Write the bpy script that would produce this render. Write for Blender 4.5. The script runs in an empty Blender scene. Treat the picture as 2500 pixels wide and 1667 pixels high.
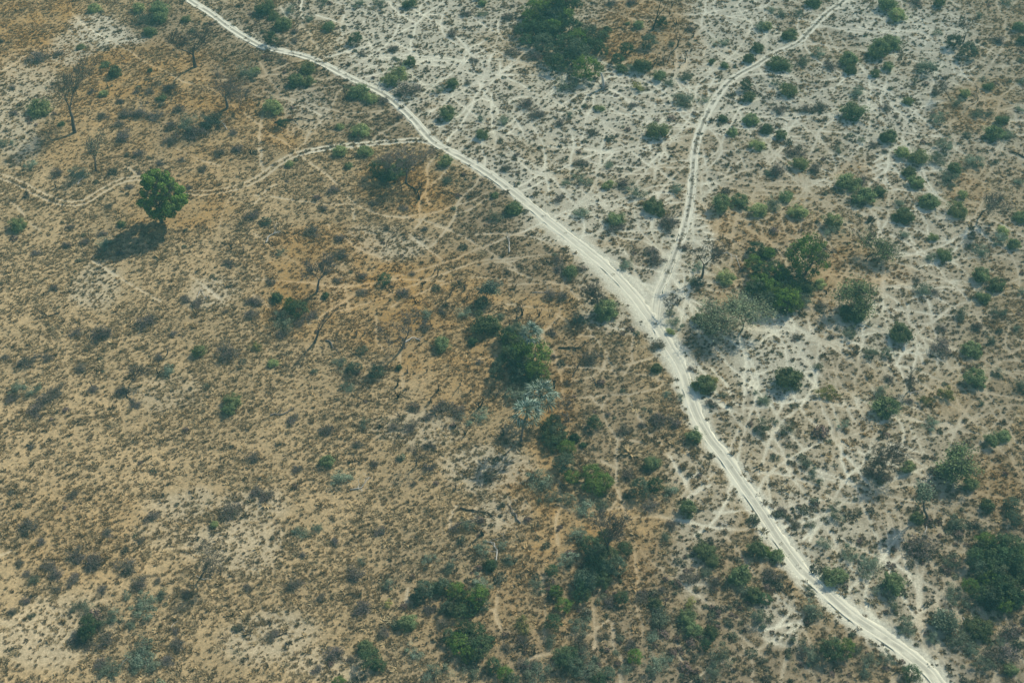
import bpy, math, random, colorsys
import numpy as np
from mathutils import Vector, Matrix

# ------------------------------------------------------------------ camera, sky, sun, exposure
CAM_H, DEP, FPX = 220.0, math.radians(45.0), 3018.0      # metres, depression of the view axis, focal length in photo pixels
PW, PH = 2500.0, 1667.0
SUN_EL, SUN_AZ_XY = math.radians(39.0), math.atan2(0.73, 0.68)   # the sun stands beyond and to the right
scene = bpy.context.scene
root_col = scene.collection
cam_d = bpy.data.cameras.new('camera')
cam_d.sensor_width = 36.0
cam_d.lens = 36.0 * FPX / PW
cam_d.clip_start, cam_d.clip_end = 1.0, 12000.0
cam = bpy.data.objects.new('camera', cam_d)
root_col.objects.link(cam)
cam.location = (0, 0, CAM_H)
cam.rotation_euler = (math.pi / 2 - DEP, 0, 0)
scene.camera = cam

world = bpy.data.worlds.new('World')
scene.world = world
world.use_nodes = True
wn = world.node_tree.nodes
wn.clear()
sky = wn.new('ShaderNodeTexSky')
sky.sky_type = 'NISHITA'
sky.sun_disc = False
sky.sun_elevation = SUN_EL
sky.sun_rotation = math.pi / 2 - SUN_AZ_XY
sky.air_density = 1.0
sky.dust_density = 1.5
bg = wn.new('ShaderNodeBackground')
bg.inputs['Strength'].default_value = 0.085
wo = wn.new('ShaderNodeOutputWorld')
world.node_tree.links.new(sky.outputs[0], bg.inputs[0])
world.node_tree.links.new(bg.outputs[0], wo.inputs[0])

sun_d = bpy.data.lights.new('sun', 'SUN')
sun_d.energy = 4.9
sun_d.angle = math.radians(0.5)
sun_d.color = (1.0, 0.96, 0.78)
sun = bpy.data.objects.new('sun', sun_d)
root_col.objects.link(sun)
sdir = Vector((math.cos(SUN_EL) * math.cos(SUN_AZ_XY), math.cos(SUN_EL) * math.sin(SUN_AZ_XY), math.sin(SUN_EL)))
sun.rotation_euler = sdir.to_track_quat('Z', 'Y').to_euler()
sun.location = (200, 500, 400)

scene.view_settings.view_transform = 'Standard'
scene.view_settings.look = 'None'
scene.view_settings.exposure = 0.58
scene.view_settings.gamma = 1.0
scene.view_settings.use_curve_mapping = False
scene.render.engine = 'CYCLES'
scene.cycles.max_bounces = 5
scene.cycles.diffuse_bounces = 2
scene.cycles.volume_bounces = 0
scene.cycles.transparent_max_bounces = 4
scene.cycles.use_denoising = True
HAZE = 0.00023
HAZE_COL = (0.25, 0.76, 0.80)

rng = np.random.default_rng(7)
random.seed(7)

# ------------------------------------------------------------------ survey maths: photo pixel (2500 wide) <-> ground point
CD, SD = math.cos(DEP), math.sin(DEP)
def ground(px, py):
    """point of the ground plane that the photograph shows at pixel (px, py)"""
    a = (px - PW / 2) / FPX
    b = (PH / 2 - py) / FPX
    dy, dz = CD + b * SD, -SD + b * CD
    t = CAM_H / -dz
    return a * t, dy * t
def px_of(x, y):
    """photo pixel of ground points (arrays)"""
    fw = y * CD + CAM_H * SD
    up = y * SD - CAM_H * CD
    return PW / 2 + FPX * x / fw, PH / 2 - FPX * up / fw
def scale_at(px, py):
    """pixels per metre across, along the ground, and of height"""
    x, y = ground(px, py)
    fw = y * CD + CAM_H * SD
    s = FPX / fw
    r = math.hypot(y, CAM_H)
    return s, s * CAM_H / r, s * y / r
TILE = {1: (0, 0), 2: (620, 0), 3: (1240, 0), 4: (1860, 0), 5: (0, 550), 6: (620, 550), 7: (1240, 550), 8: (1860, 550),
        9: (0, 1107), 10: (620, 1107), 11: (1240, 1107), 12: (1860, 1107)}
def tp(t, x, y):
    o = TILE[t]
    return o[0] + x / 2.8, o[1] + y / 2.8
K2 = 2500 / 2352.0

# ------------------------------------------------------------------ value noise on arrays
def vnoise(x, y, s, seed):
    r = np.random.default_rng(seed)
    g = r.random((257, 257)).astype(np.float32)
    X, Y = x / s, y / s
    xi, yi = np.floor(X).astype(np.int64), np.floor(Y).astype(np.int64)
    fx, fy = X - xi, Y - yi
    fx, fy = fx * fx * (3 - 2 * fx), fy * fy * (3 - 2 * fy)
    x0, y0, x1, y1 = xi % 257, yi % 257, (xi + 1) % 257, (yi + 1) % 257
    return (g[y0, x0] * (1 - fx) + g[y0, x1] * fx) * (1 - fy) + (g[y1, x0] * (1 - fx) + g[y1, x1] * fx) * fy
def fbm(x, y, s, seed, o=4):
    t, a, n = 0, 1.0, 0
    for i in range(o):
        t = t + a * vnoise(x + 31.7 * i, y - 17.3 * i, s, seed + i)
        n += a
        a *= 0.55
        s *= 0.48
    return t / n
def sstep(a, b, x):
    t = np.clip((x - a) / (b - a), 0, 1)
    return t * t * (3 - 2 * t)

# ------------------------------------------------------------------ roads and footpaths as surveyed polylines
F = lambda pts: [(x * K2, y * K2) for x, y in pts]
MAIN = F([(395, -40), (435, 0), (480, 28), (530, 65), (570, 90), (605, 108), (650, 118), (700, 130), (745, 148), (790, 172), (840, 195),
          (880, 215), (915, 242), (950, 275), (985, 315), (1010, 335), (1060, 362), (1110, 391), (1166, 431), (1215, 470), (1268, 514),
          (1320, 554), (1370, 594), (1415, 635), (1455, 679), (1482, 715), (1508, 749), (1536, 796), (1558, 830), (1570, 857), (1582, 897), (1600, 951), (1628, 1003),
          (1659, 1043), (1705, 1110), (1750, 1176), (1793, 1243), (1844, 1310), (1891, 1354), (1951, 1408), (2025, 1458), (2086, 1502),
          (2126, 1535), (2153, 1566), (2190, 1620), (2230, 1690)])
NARROW = F([(1504, 745), (1508, 700), (1515, 668), (1530, 635), (1548, 590), (1565, 545), (1580, 490), (1588, 440), (1592, 390), (1597, 340),
            (1608, 300), (1628, 255), (1655, 210), (1690, 175), (1735, 150), (1780, 122), (1830, 100), (1865, 65), (1900, 30), (1940, 0), (1985, -45)])
FAINT = F([(1003, 329), (960, 322), (910, 325), (850, 330), (790, 335), (720, 345), (680, 355), (640, 375), (600, 405), (560, 425),
           (510, 438), (450, 443), (400, 430), (340, 412), (290, 412), (240, 435), (200, 460), (165, 468), (130, 462), (80, 440), (30, 415), (-30, 395)])
PATHS = {
1: [[(0,490),(170,390)],[(480,80),(620,200),(730,270),(870,340),(1000,430),(1120,480),(1260,560),(1450,610),(1560,690),(1700,800),(1792,870)],
    [(0,1310),(100,1400),(200,1520),(260,1568)],[(1792,690),(1780,980),(1792,1200)],[(1480,1560),(1550,1400),(1600,1330)],[(860,1130),(950,1200)],[(1200,1010),(1340,1080),(1500,1130)]],
2: [[(330,0),(330,180),(380,230),(450,350)],[(330,180),(270,260)],[(180,30),(230,120),(330,190)],[(620,100),(600,200),(600,300)],
    [(420,100),(660,180),(830,230),(980,290),(1130,390),(1250,440),(1380,490)],[(480,390),(620,360),(830,300),(900,250)],
    [(700,525),(800,450),(960,400),(1060,370)],[(850,420),(920,320)],[(1300,20),(1180,90),(1100,160),(1000,230)],[(760,140),(700,200),(560,280)],
    [(1600,260),(1480,340),(1380,470),(1230,590),(1170,610)],[(1050,490),(1110,530),(1170,610),(1090,690),(1010,710)],[(1380,470),(1430,540),(1380,640),(1180,780)],
    [(1670,150),(1650,330),(1590,480),(1540,620),(1490,730),(1400,860),(1310,990)],[(1660,350),(1792,420)],[(1180,0),(1130,80)],[(920,0),(960,60),(1100,160)],
    [(40,420),(100,520),(150,600),(230,680),(470,790),(570,810)],[(100,500),(230,440),(350,410)],[(0,540),(100,510)],
    [(660,560),(560,660),(490,780),(400,900),(340,980),(280,1020)],[(0,650),(230,680)],[(570,790),(680,820),(800,880),(940,940)],[(890,750),(780,830)],
    [(60,860),(30,1000),(50,1140)],[(100,920),(200,960),(270,1020),(370,1100),(500,1200),(620,1310),(690,1390),(870,1470),(1000,1480),(1200,1520),(1350,1568)],
    [(1270,1040),(1190,1130),(1180,1300),(1200,1400)],[(900,1480),(1200,1460),(1400,1400),(1600,1310)],[(0,1330),(200,1360),(460,1390),(660,1400)],
    [(670,1400),(680,1500)],[(1180,1470),(1100,1560)],[(0,1400),(100,1300),(150,1260)],[(1340,1100),(1560,1200)],[(1630,640),(1620,800),(1660,960),(1620,1040)],[(1792,860),(1700,960)],[(1060,370),(1110,180)],[(1340,460),(1560,520),(1700,540)]],
3: [[(1350,0),(1340,130),(1310,260),(1360,300),(1350,380)],[(1660,130),(1700,240)],[(1380,340),(1520,420),(1620,490)],[(1540,600),(1580,740),(1620,880)],
    [(1400,790),(1490,890),(1560,1000),(1610,1070),(1680,1120)],[(540,650),(510,740),(480,780)],[(30,760),(90,880),(110,940)],[(0,710),(100,660),(280,690)],
    [(720,700),(860,770),(980,800)],[(430,890),(480,1000),(600,1040),(700,1040)],[(720,1030),(600,1170),(440,1190)],[(440,900),(430,1190)],
    [(600,1180),(880,1190),(960,1180)],[(600,1180),(620,1300),(640,1360)],[(240,1150),(270,1290),(290,1350)],[(1380,1200),(1480,1280),(1792,1300)],
    [(1430,1270),(1360,1330),(1270,1430)],[(1680,1120),(1792,1070)],[(1200,1330),(1080,1370)],[(620,840),(740,940),(900,1010),(1040,1060)],[(0,1000),(160,1180),(300,1210)],[(1090,680),(1200,800),(1300,870)],
    [(860,490),(1100,570),(1230,440)],[(700,660),(840,680),(960,720)],[(1660,160),(1580,60),(1600,0)],[(150,830),(250,1000),(240,1150)]],
4: [[(290,0),(340,100)],[(600,0),(640,100),(720,190),(660,190)],[(540,270),(620,370),(700,480),(740,600),(740,740),(720,960)],[(740,160),(830,130)],
    [(1050,110),(1140,200),(1140,280),(1090,330)],[(1740,10),(1660,110),(1670,260),(1640,340)],[(830,600),(860,680),(980,810),(1050,900)],[(1290,830),(1310,1000)],
    [(1540,740),(1490,960),(1560,1030),(1640,1130),(1700,1230)],[(700,1090),(780,1190),(850,1250),(860,1400),(840,1568)],[(880,1020),(840,1180)],[(980,1330),(1060,1420)],
    [(300,1280),(420,1240),(520,1190)],[(150,380),(220,440)],[(1720,700),(1740,840)],[(1250,260),(1240,380),(1200,500),(1130,690)],[(60,560),(160,680),(240,720)],[(0,1240),(300,1290),(520,1500)],
    [(480,640),(540,560),(620,370)],[(240,900),(460,900),(700,930)],[(160,830),(190,950)],[(1600,0),(1640,110)],[(1180,900),(1290,830),(1400,760)],[(1640,340),(1500,540),(1520,740)],[(20,1100),(150,1000),(240,990)],[(1060,1420),(1200,1480),(1360,1500)]],
5: [[(650,250),(850,380),(1100,520)],[(1300,340),(1500,500)]],
6: [[(0,360),(200,380),(600,410),(1000,370),(1300,380)],[(1230,0),(1400,60),(1560,150),(1720,250),(1792,300)],[(1500,280),(1792,240)],[(1100,90),(1240,200),(1290,250)],
    [(560,30),(700,150),(900,230),(950,260)],[(520,0),(530,150)],[(950,560),(1050,490),(1200,430),(1400,370)],[(0,480),(100,560)],[(600,400),(640,520),(650,600)],[(1500,360),(1792,370)],[(830,600),(850,760),(880,850)],[(1000,860),(1020,1000),(1010,1100)],
    [(0,60),(160,180),(300,260)],],
7: [[(0,290),(180,370),(390,400),(440,460),(480,510)],[(0,400),(390,400)],[(0,540),(160,560),(300,590),(400,660)],[(570,740),(640,830),(700,940),(750,1030)],
    [(450,1070),(560,1030),(650,970),(660,920)],[(690,690),(850,720)],[(880,750),(850,820),(860,940)],[(700,960),(850,940),(1000,890)],[(830,950),(790,1030)],
    [(480,1180),(700,1160),(900,1150),(1010,1110)],[(830,1180),(880,1280),(930,1360),(960,1430),(1060,1500)],[(1060,1060),(1010,1110)],[(1160,260),(1200,350),(1190,450)],
    [(1400,980),(1480,1070),(1520,1180),(1600,1240),(1792,1250)],[(1160,570),(1210,650)],[(620,1230),(700,1380),(750,1450),(760,1568)],[(760,1460),(960,1490)],[(1640,1110),(1700,1040),(1790,990)],
    [(920,100),(1000,150),(1100,210)],[(640,20),(760,80),(900,100)],[(220,710),(300,860),(350,960),(470,1070)],[(470,760),(540,700)],[(600,760),(480,750)],[(350,960),(380,1080),(360,1150)],[(700,1190),(640,1240),(560,1160)]],
8: [[(860,290),(830,400),(790,520),(700,690),(690,840),(640,1030)],[(440,790),(640,860)],[(690,880),(760,980)],[(740,540),(640,580)],[(860,260),(1000,280),(1200,350),(1350,400),(1480,450)],
    [(1440,560),(1500,680),(1600,790),(1700,870)],[(1690,650),(1680,800),(1740,920)],[(1050,700),(1060,850),(1090,940)],[(880,960),(1000,970),(1200,1050),(1350,1110),(1550,1150),(1792,1190)],
    [(960,1190),(1030,1240),(1080,1250)],[(1550,1200),(1430,1310)],[(1310,1380),(1300,1500),(1250,1568)],[(1030,1380),(1080,1500),(1100,1568)],[(1200,120),(1300,110)],[(870,60),(960,100),(1080,190)],[(1600,850),(1520,900)],
    [(640,1030),(640,1200),(680,1300)],[(250,1000),(440,980),(640,1030)],[(1000,540),(1010,640),(1050,700)],[(1330,920),(1350,1000)],[(1200,980),(1350,960)],[(960,880),(1040,840)],[(0,800),(120,700)]],
9: [[(0,700),(80,660)]],
10: [[(1400,350),(1330,500)],[(1040,1020),(1060,930)],[(1690,900),(1650,1080),(1690,1200)],[(1480,920),(1650,1090)]],
11: [[(750,0),(750,200),(790,400),(860,600),(890,720),(880,900),(870,1020),(900,1160),(920,1260)],[(750,100),(640,50)],[(350,150),(350,340),(340,620)],[(350,350),(450,400),(660,450)],
    [(800,440),(1000,430),(1150,450),(1280,470)],[(860,600),(960,710),(1110,830),(1250,930),(1350,1010),(1460,1130),(1510,1190),(1630,1270),(1760,1390)],
    [(1350,1010),(1480,1050),(1600,1150),(1700,1200),(1792,1200)],[(740,320),(690,390)],[(1100,0),(1170,120),(1220,190),(1180,280)],[(1220,190),(1270,280)],[(1220,190),(1330,130)],
    [(1270,280),(1390,220)],[(1500,570),(1600,700),(1700,850),(1792,930)],[(640,900),(600,1000)],[(250,850),(240,1100),(260,1300),(300,1380)],[(250,850),(310,850)],[(60,1420),(180,1380),(290,1370)],
    [(580,1050),(590,1250),(600,1330)],[(700,1150),(720,1300),(780,1400)],[(400,1270),(470,1230),(580,1240)],[(1150,1250),(1180,1400)],[(1600,1300),(1670,1440),(1690,1568)],[(600,1190),(710,1140)],[(1360,880),(1200,890)],[(930,1260),(1010,1400)],[(760,1400),(770,1568)]],
12: [[(0,130),(100,130),(240,170),(400,230),(450,290),(600,330),(760,280),(900,230)],[(180,330),(260,400),(330,440)],[(840,300),(870,430),(870,650),(850,680)],
    [(900,560),(970,700),(1030,850),(1090,950),(1050,1100),(1000,1200)],[(1190,380),(1230,530),(1290,630)],[(920,230),(1060,210),(1180,150)],[(1060,1140),(1100,1280)],[(1130,1130),(1200,1280)],
    [(0,1200),(240,1170),(330,1170),(420,1130)],[(80,1200),(180,1080)],[(240,1180),(250,1350),(300,1450),(370,1530)],[(300,1200),(350,1350)],[(100,1568),(170,1400)],[(460,620),(560,720),(620,800)],[(430,150),(440,280)],
    [(870,430),(900,560)],[(940,450),(950,600)],[(760,340),(980,350),(1190,380)],[(560,330),(420,450),(330,600)],[(180,90),(240,170)],[(0,1240),(90,1300),(190,1320)],[(1560,1090),(1640,1180)]],
}

# ------------------------------------------------------------------ ground fields on a regular survey grid
GX0, GX1, GY0, GY1, GS = -232.0, 232.0, 92.0, 425.0, 0.45
xs = np.arange(GX0, GX1, GS)
ys = np.arange(GY0, GY1, GS)
def path_field(X, Y, xs, ys, segs, reach):
    """distance of grid points to a set of world segments, within reach"""
    d = np.full(X.shape, 99.0, np.float32)
    for (ax, ay), (bx, by) in segs:
        i0, i1 = np.searchsorted(xs, [min(ax, bx) - reach, max(ax, bx) + reach])
        j0, j1 = np.searchsorted(ys, [min(ay, by) - reach, max(ay, by) + reach])
        if i1 <= i0 or j1 <= j0:
            continue
        px, py = X[j0:j1, i0:i1], Y[j0:j1, i0:i1]
        vx, vy = bx - ax, by - ay
        t = np.clip(((px - ax) * vx + (py - ay) * vy) / (vx * vx + vy * vy + 1e-9), 0, 1)
        dd = np.hypot(px - ax - t * vx, py - ay - t * vy)
        d[j0:j1, i0:i1] = np.minimum(d[j0:j1, i0:i1], dd)
    return d
def smooth_line(pts, step=1.2):
    """Catmull-Rom through pixel points, in world metres"""
    w = [Vector(ground(*p)) for p in pts]
    if len(w) == 2:
        n = max(2, int((w[1] - w[0]).length / step))
        return [w[0].lerp(w[1], i / n) for i in range(n + 1)]
    w = [w[0] * 2 - w[1]] + w + [w[-1] * 2 - w[-2]]
    out = []
    for i in range(1, len(w) - 2):
        p0, p1, p2, p3 = w[i - 1:i + 3]
        n = max(2, int((p2 - p1).length / step))
        for k in range(n):
            t = k / n
            out.append(0.5 * ((2 * p1) + (p2 - p0) * t + (2 * p0 - 5 * p1 + 4 * p2 - p3) * t * t + (3 * p1 - p0 - 3 * p2 + p3) * t ** 3))
    out.append(w[-2])
    return out
def segs_of(line):
    return [((a.x, a.y), (b.x, b.y)) for a, b in zip(line[:-1], line[1:])]
main_l, narrow_l, faint_l = smooth_line(MAIN, 0.8), smooth_line(NARROW, 0.8), smooth_line(FAINT, 0.8)
path_segs = []
pr = random.Random(3)
for t, lst in PATHS.items():
    for pl in lst:
        l = smooth_line([tp(t, *p) for p in pl], 2.0)
        # animals never walk a straight line: small drift along the way
        ph, ph2 = pr.random() * 6, pr.random() * 6
        l2 = []
        for i, p in enumerate(l):
            a = 0.35 * math.sin(i * 0.55 + ph) + 0.25 * math.sin(i * 1.3 + ph2)
            l2.append(Vector((p.x + a, p.y - a * 0.6)))
        path_segs += segs_of(l2)
# fainter game trails criss-crossing the pale sand
for k in range(400):
    u, v = pr.uniform(900, 2500), (pr.uniform(0, 900) if k < 120 else pr.uniform(0, 1667))
    if u / K2 < np.interp(v / K2, [q[1] / K2 for q in MAIN], [q[0] / K2 for q in MAIN]) + 30:
        continue
    a = pr.uniform(0, 6.28)
    p = Vector(ground(u, v))
    l = [p]
    for i in range(pr.randint(14, 44)):
        a += pr.uniform(-0.24, 0.24)
        p = p + Vector((math.cos(a), math.sin(a))) * 2.2
        l.append(p)
    path_segs += segs_of(l)[::1]

def fields(X, Y, xs=None, ys=None):
    U, V = px_of(X, Y)
    U, V = U / K2, V / K2                       # in 2352-wide coordinates
    wob = (fbm(X, Y, 22, 50) - 0.5)
    Uw, Vw = U + 90 * wob, V + 90 * (fbm(X, Y, 22, 60) - 0.5)
    def blobs(lst):
        o = np.zeros_like(X)
        for cx, cy, rx, ry, a in lst:
            q = ((Uw - cx) / rx) ** 2 + ((Vw - cy) / ry) ** 2
            o = np.maximum(o, a * sstep(1.5, 0.35, q))
        return o
    mx, mv = [p[0] / K2 for p in MAIN], [p[1] / K2 for p in MAIN]
    xr = np.interp(V, mv, mx)
    side = (U - xr)
    S = sstep(-40, 10, side) * 0.8
    S = S * (0.62 + 0.6 * sstep(0.32, 0.62, fbm(X, Y, 20, 11)))
    S = S * (0.55 + 0.45 * sstep(350, 700, U)) * 0.86
    # the strip above the faint track, left of the right-hand road, is browner; far right turns brown-green, lower right darkened as a painted vignette
    S = S * (1 - 0.75 * sstep(1800, 2352, U) * sstep(250, 900, V)) * (1 - 0.35 * sstep(2150, 2352, U))
    S = S * (1 - 0.75 * blobs([(700, 60, 90, 50, 1), (640, 20, 120, 60, 1), (1900, 860, 110, 60, .8), (2200, 1230, 130, 120, .9), (2300, 900, 90, 300, .5), (1480, 60, 130, 100, 1),
                               (1800, 560, 200, 160, 1), (1450, 590, 120, 60, .6), (1590, 330, 60, 200, .3), (2250, 240, 110, 80, .7), (1760, 620, 200, 140, .8), (2230, 430, 60, 80, .7), (1300, 100, 110, 130, .6), (2330, 1300, 130, 280, .9)]))
    S = np.maximum(S, blobs([(250, 85, 90, 30, .75), (200, 55, 60, 30, .7), (160, 110, 70, 40, .55), (60, 200, 90, 90, .45), (30, 300, 60, 70, .45), (700, 250, 60, 50, .4), (1480, 690, 60, 60, .9), (1390, 600, 60, 50, .7), (1000, 150, 170, 90, .85), (1200, 260, 200, 110, .8), (1320, 480, 130, 80, .8), (2060, 60, 200, 80, .9), (2020, 260, 120, 130, .85), (1780, 820, 120, 130, .85), (1620, 560, 30, 60, .8),
                             (1430, 740, 110, 40, .6), (1350, 680, 40, 60, .45), (1620, 1170, 80, 90, .5), (1570, 1060, 60, 60, .5), (1800, 1420, 70, 60, .6), (1950, 1310, 60, 40, .7), (730, 40, 90, 30, .6), (1830, 230, 80, 160, .6),
                             (1120, 1080, 120, 60, .45), (950, 980, 120, 50, .35), (520, 1270, 130, 70, .35), (230, 650, 60, 60, .35), (900, 560, 90, 40, .4), (480, 680, 60, 40, .35), (80, 1480, 140, 60, .3), (780, 640, 60, 60, .2),
                             (140, 1440, 130, 60, .25), (600, 1250, 60, 40, .3), (560, 1180, 90, 40, .35), (620, 1470, 120, 70, .35), (750, 1540, 100, 40, .3), (350, 1240, 60, 50, .2), (410, 1160, 80, 40, .3), (1150, 1180, 80, 40, .4), (390, 900, 90, 40, .2), (1600, 1300, 50, 90, .4)]))
    O = blobs([(60, 70, 150, 130, .95), (330, 170, 180, 90, .85), (520, 240, 110, 110, .9), (200, 250, 110, 60, .6), (300, 300, 150, 70, .4), (180, 330, 100, 70, .4), (480, 330, 110, 90, .5), (420, 470, 130, 60, .7), (640, 290, 60, 60, .7),
               (740, 600, 160, 80, .8), (700, 700, 130, 90, .85), (880, 700, 130, 110, 1), (930, 430, 110, 70, .95), (1050, 640, 130, 60, .7), (1000, 780, 140, 90, .7), (1260, 920, 60, 160, .9), (1300, 800, 50, 80, .6),
               (1230, 1130, 90, 90, .75), (1290, 1240, 80, 110, .85), (1240, 1380, 120, 120, .55), (1440, 1250, 80, 130, .7), (1440, 1420, 90, 110, .5), (1480, 60, 120, 90, 1), (1570, 110, 60, 60, .8), (1740, 530, 110, 60, .75), (1960, 600, 100, 60, .9),
               (1900, 660, 60, 80, .8), (1720, 690, 90, 80, .8), (2080, 620, 110, 30, .8), (1960, 400, 60, 30, .9), (2235, 430, 40, 60, .8), (2240, 240, 90, 70, .5), (2310, 1110, 70, 80, .7), (2200, 1440, 110, 90, .35),
               (2170, 930, 80, 40, .6), (1960, 1000, 50, 40, .5), (200, 1200, 200, 90, .25), (180, 1290, 150, 70, .25), (1080, 880, 120, 90, .5), (1700, 130, 60, 60, .3), (1250, 700, 90, 80, .5), (1100, 1440, 200, 100, .35)])
    D = blobs([(600, 60, 130, 50, .8), (560, 140, 120, 70, .75), (720, 200, 170, 60, .85), (870, 260, 130, 60, .8), (1130, 480, 90, 110, .75), (1200, 600, 100, 70, .7), (380, 70, 120, 60, .75), (900, 110, 60, 60, .3), (1450, 600, 80, 40, .7),
               (1700, 330, 120, 130, .35), (1340, 860, 120, 100, .5), (1400, 1000, 120, 130, .55), (1560, 1350, 160, 130, .6), (1700, 1450, 170, 90, .8), (1600, 1540, 260, 90, .75), (2250, 1500, 160, 120, .9), (2150, 1250, 160, 140, .7), (1650, 1250, 110, 90, .45),
               (1900, 850, 90, 50, .7), (2280, 850, 90, 160, .5), (2230, 1080, 110, 120, .5), (1010, 1320, 160, 120, .35), (1300, 1400, 200, 130, .45), (1050, 1530, 240, 60, .35), (2100, 760, 120, 80, .5), (1500, 300, 80, 80, .2), (1270, 640, 120, 40, .6), (1050, 560, 120, 60, .3), (1900, 1500, 300, 90, .6), (2250, 1350, 200, 260, .75), (1700, 1300, 120, 120, .6), (1500, 1500, 200, 120, .9), (1750, 1530, 300, 90, .9), (2250, 1520, 200, 120, 1), (1150, 1500, 200, 80, .6), (1400, 1330, 90, 110, .6), (430, 290, 90, 50, .4), (270, 380, 120, 40, .25)])  # lower-right blobs: dense dark grass, plus vignette darkening put into the soil colour
    D = np.maximum(D, 0.45 * sstep(0.5, 0.75, fbm(X, Y, 16, 91)) * sstep(-10, 60, side))
    O = O * (0.55 + 0.6 * sstep(0.36, 0.62, fbm(X, Y, 6.5, 95, 4)))
    return U, V, side, S, O, D

X, Y = np.meshgrid(xs, ys)
X = X.astype(np.float64)
U, V, side, S, O, D = fields(X, Y)
d_main = path_field(X, Y, xs, ys, segs_of(main_l), 8)
d_nar = path_field(X, Y, xs, ys, segs_of(narrow_l), 5)
d_fai = path_field(X, Y, xs, ys, segs_of(faint_l), 5)
d_path = path_field(X, Y, xs, ys, path_segs, 3)
wn1, wn2 = fbm(X, Y, 3.2, 21, 3), fbm(X, Y, 9, 25, 3)
# width of the pale sand shoulder along the main road, by place
shoulder = np.interp(V, [0, 200, 330, 450, 540, 600, 680, 760, 830, 1000, 1200, 1400, 1568], [1.4, 1.5, 2.0, 2.2, 3.6, 4.8, 5.6, 5.2, 4.4, 3.2, 3.8, 4.2, 3.8])
sh = sstep(shoulder * (0.75 + 0.9 * wn1), shoulder * 0.45, d_main)
sh = np.maximum(sh, sstep(4.2 * (0.5 + wn1), 1.0, d_nar) * sstep(230, 60, np.abs(V - 690)))
sh = np.maximum(sh, sstep(2.0 * (0.5 + wn1), 0.7, d_nar) * 0.8)
pw = 0.11 + 0.30 * wn2
P = sstep(pw + 0.32, pw * 0.5, d_path) * (0.62 + 0.38 * sstep(0.3, 0.55, wn2))
P = np.where(d_fai < 0.45, P * 0.2, P)
P = np.maximum(P, 1.05 * sstep(0.66, 0.20, np.abs(d_fai - 0.9)))
P = np.maximum(P, 0.9 * sstep(0.9, 0.25, np.abs(d_nar - 0.75)))
M_road = np.maximum(np.maximum(sstep(2.2, 1.3, d_main), sstep(1.5, 0.8, d_nar)), 0)
S = np.maximum(S, 0.55 * sstep(2.2, 0.6, d_fai) * sstep(560, 760, U))
S = np.clip(np.maximum(S, sh), 0, 1)
# relief: low hummocks, worn-in paths, shallow bed under the roads
Z = 0.55 * (fbm(X, Y, 9, 31, 3) - 0.5) + 0.25 * (fbm(X, Y, 2.4, 37, 2) - 0.5)
Z = Z * (1 - 0.93 * sstep(5.0, 2.2, np.minimum(d_main, np.minimum(d_nar + 0.6, d_fai + 1.0))))
Z = Z - 0.10 * P - 0.14 * sstep(2.3, 1.5, d_main) - 0.14 * sstep(1.45, 0.9, d_nar)
Z = Z.astype(np.float32)

def sample(A, x, y):
    fx = np.clip((x - GX0) / GS, 0, A.shape[1] - 1.001)
    fy = np.clip((y - GY0) / GS, 0, A.shape[0] - 1.001)
    i, j = fx.astype(int), fy.astype(int)
    a, b = fx - i, fy - j
    return (A[j, i] * (1 - a) + A[j, i + 1] * a) * (1 - b) + (A[j + 1, i] * (1 - a) + A[j + 1, i + 1] * a) * b
def zat(x, y):
    return float(sample(Z, np.array([x]), np.array([y]))[0])

# ------------------------------------------------------------------ mesh helpers
def mesh_from(name, verts, faces, smooth=False):
    """verts (n,3) and faces (m,k) arrays -> mesh, fast"""
    me = bpy.data.meshes.new(name)
    verts = np.asarray(verts, np.float32)
    faces = np.asarray(faces, np.int32)
    m, k = faces.shape
    me.vertices.add(len(verts))
    me.vertices.foreach_set('co', verts.ravel())
    me.loops.add(m * k)
    me.loops.foreach_set('vertex_index', faces.ravel())
    me.polygons.add(m)
    me.polygons.foreach_set('loop_start', np.arange(0, m * k, k, dtype=np.int32))
    if smooth:
        me.polygons.foreach_set('use_smooth', np.ones(m, bool))
    me.update(calc_edges=True)
    return me
def add_attr(me, name, kind, domain, data):
    a = me.attributes.new(name, kind, domain)
    a.data.foreach_set('value' if kind == 'FLOAT' else ('color' if 'COLOR' in kind else 'vector'), np.asarray(data, np.float32).ravel())
def obj(name, me, mat=None, parent=None, loc=None):
    if mat and not me.materials:
        me.materials.append(mat)
    o = bpy.data.objects.new(name, me)
    root_col.objects.link(o)
    if parent:
        o.parent = parent
    if loc is not None:
        o.location = loc
    if name in ('twigs', 'foliage', 'crown', 'branches', 'limbs', 'stems', 'roots'):
        o['kind'] = 'stuff'
    return o
def empty(name, loc, rz=0, sc=(1, 1, 1)):
    o = bpy.data.objects.new(name, None)
    root_col.objects.link(o)
    o.empty_display_size = 0.3
    o.location, o.rotation_euler, o.scale = loc, (0, 0, rz), sc
    return o
def tag(o, label, cat, group=None):
    o['label'], o['category'] = label, cat
    if group:
        o['group'] = group
    return o

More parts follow.
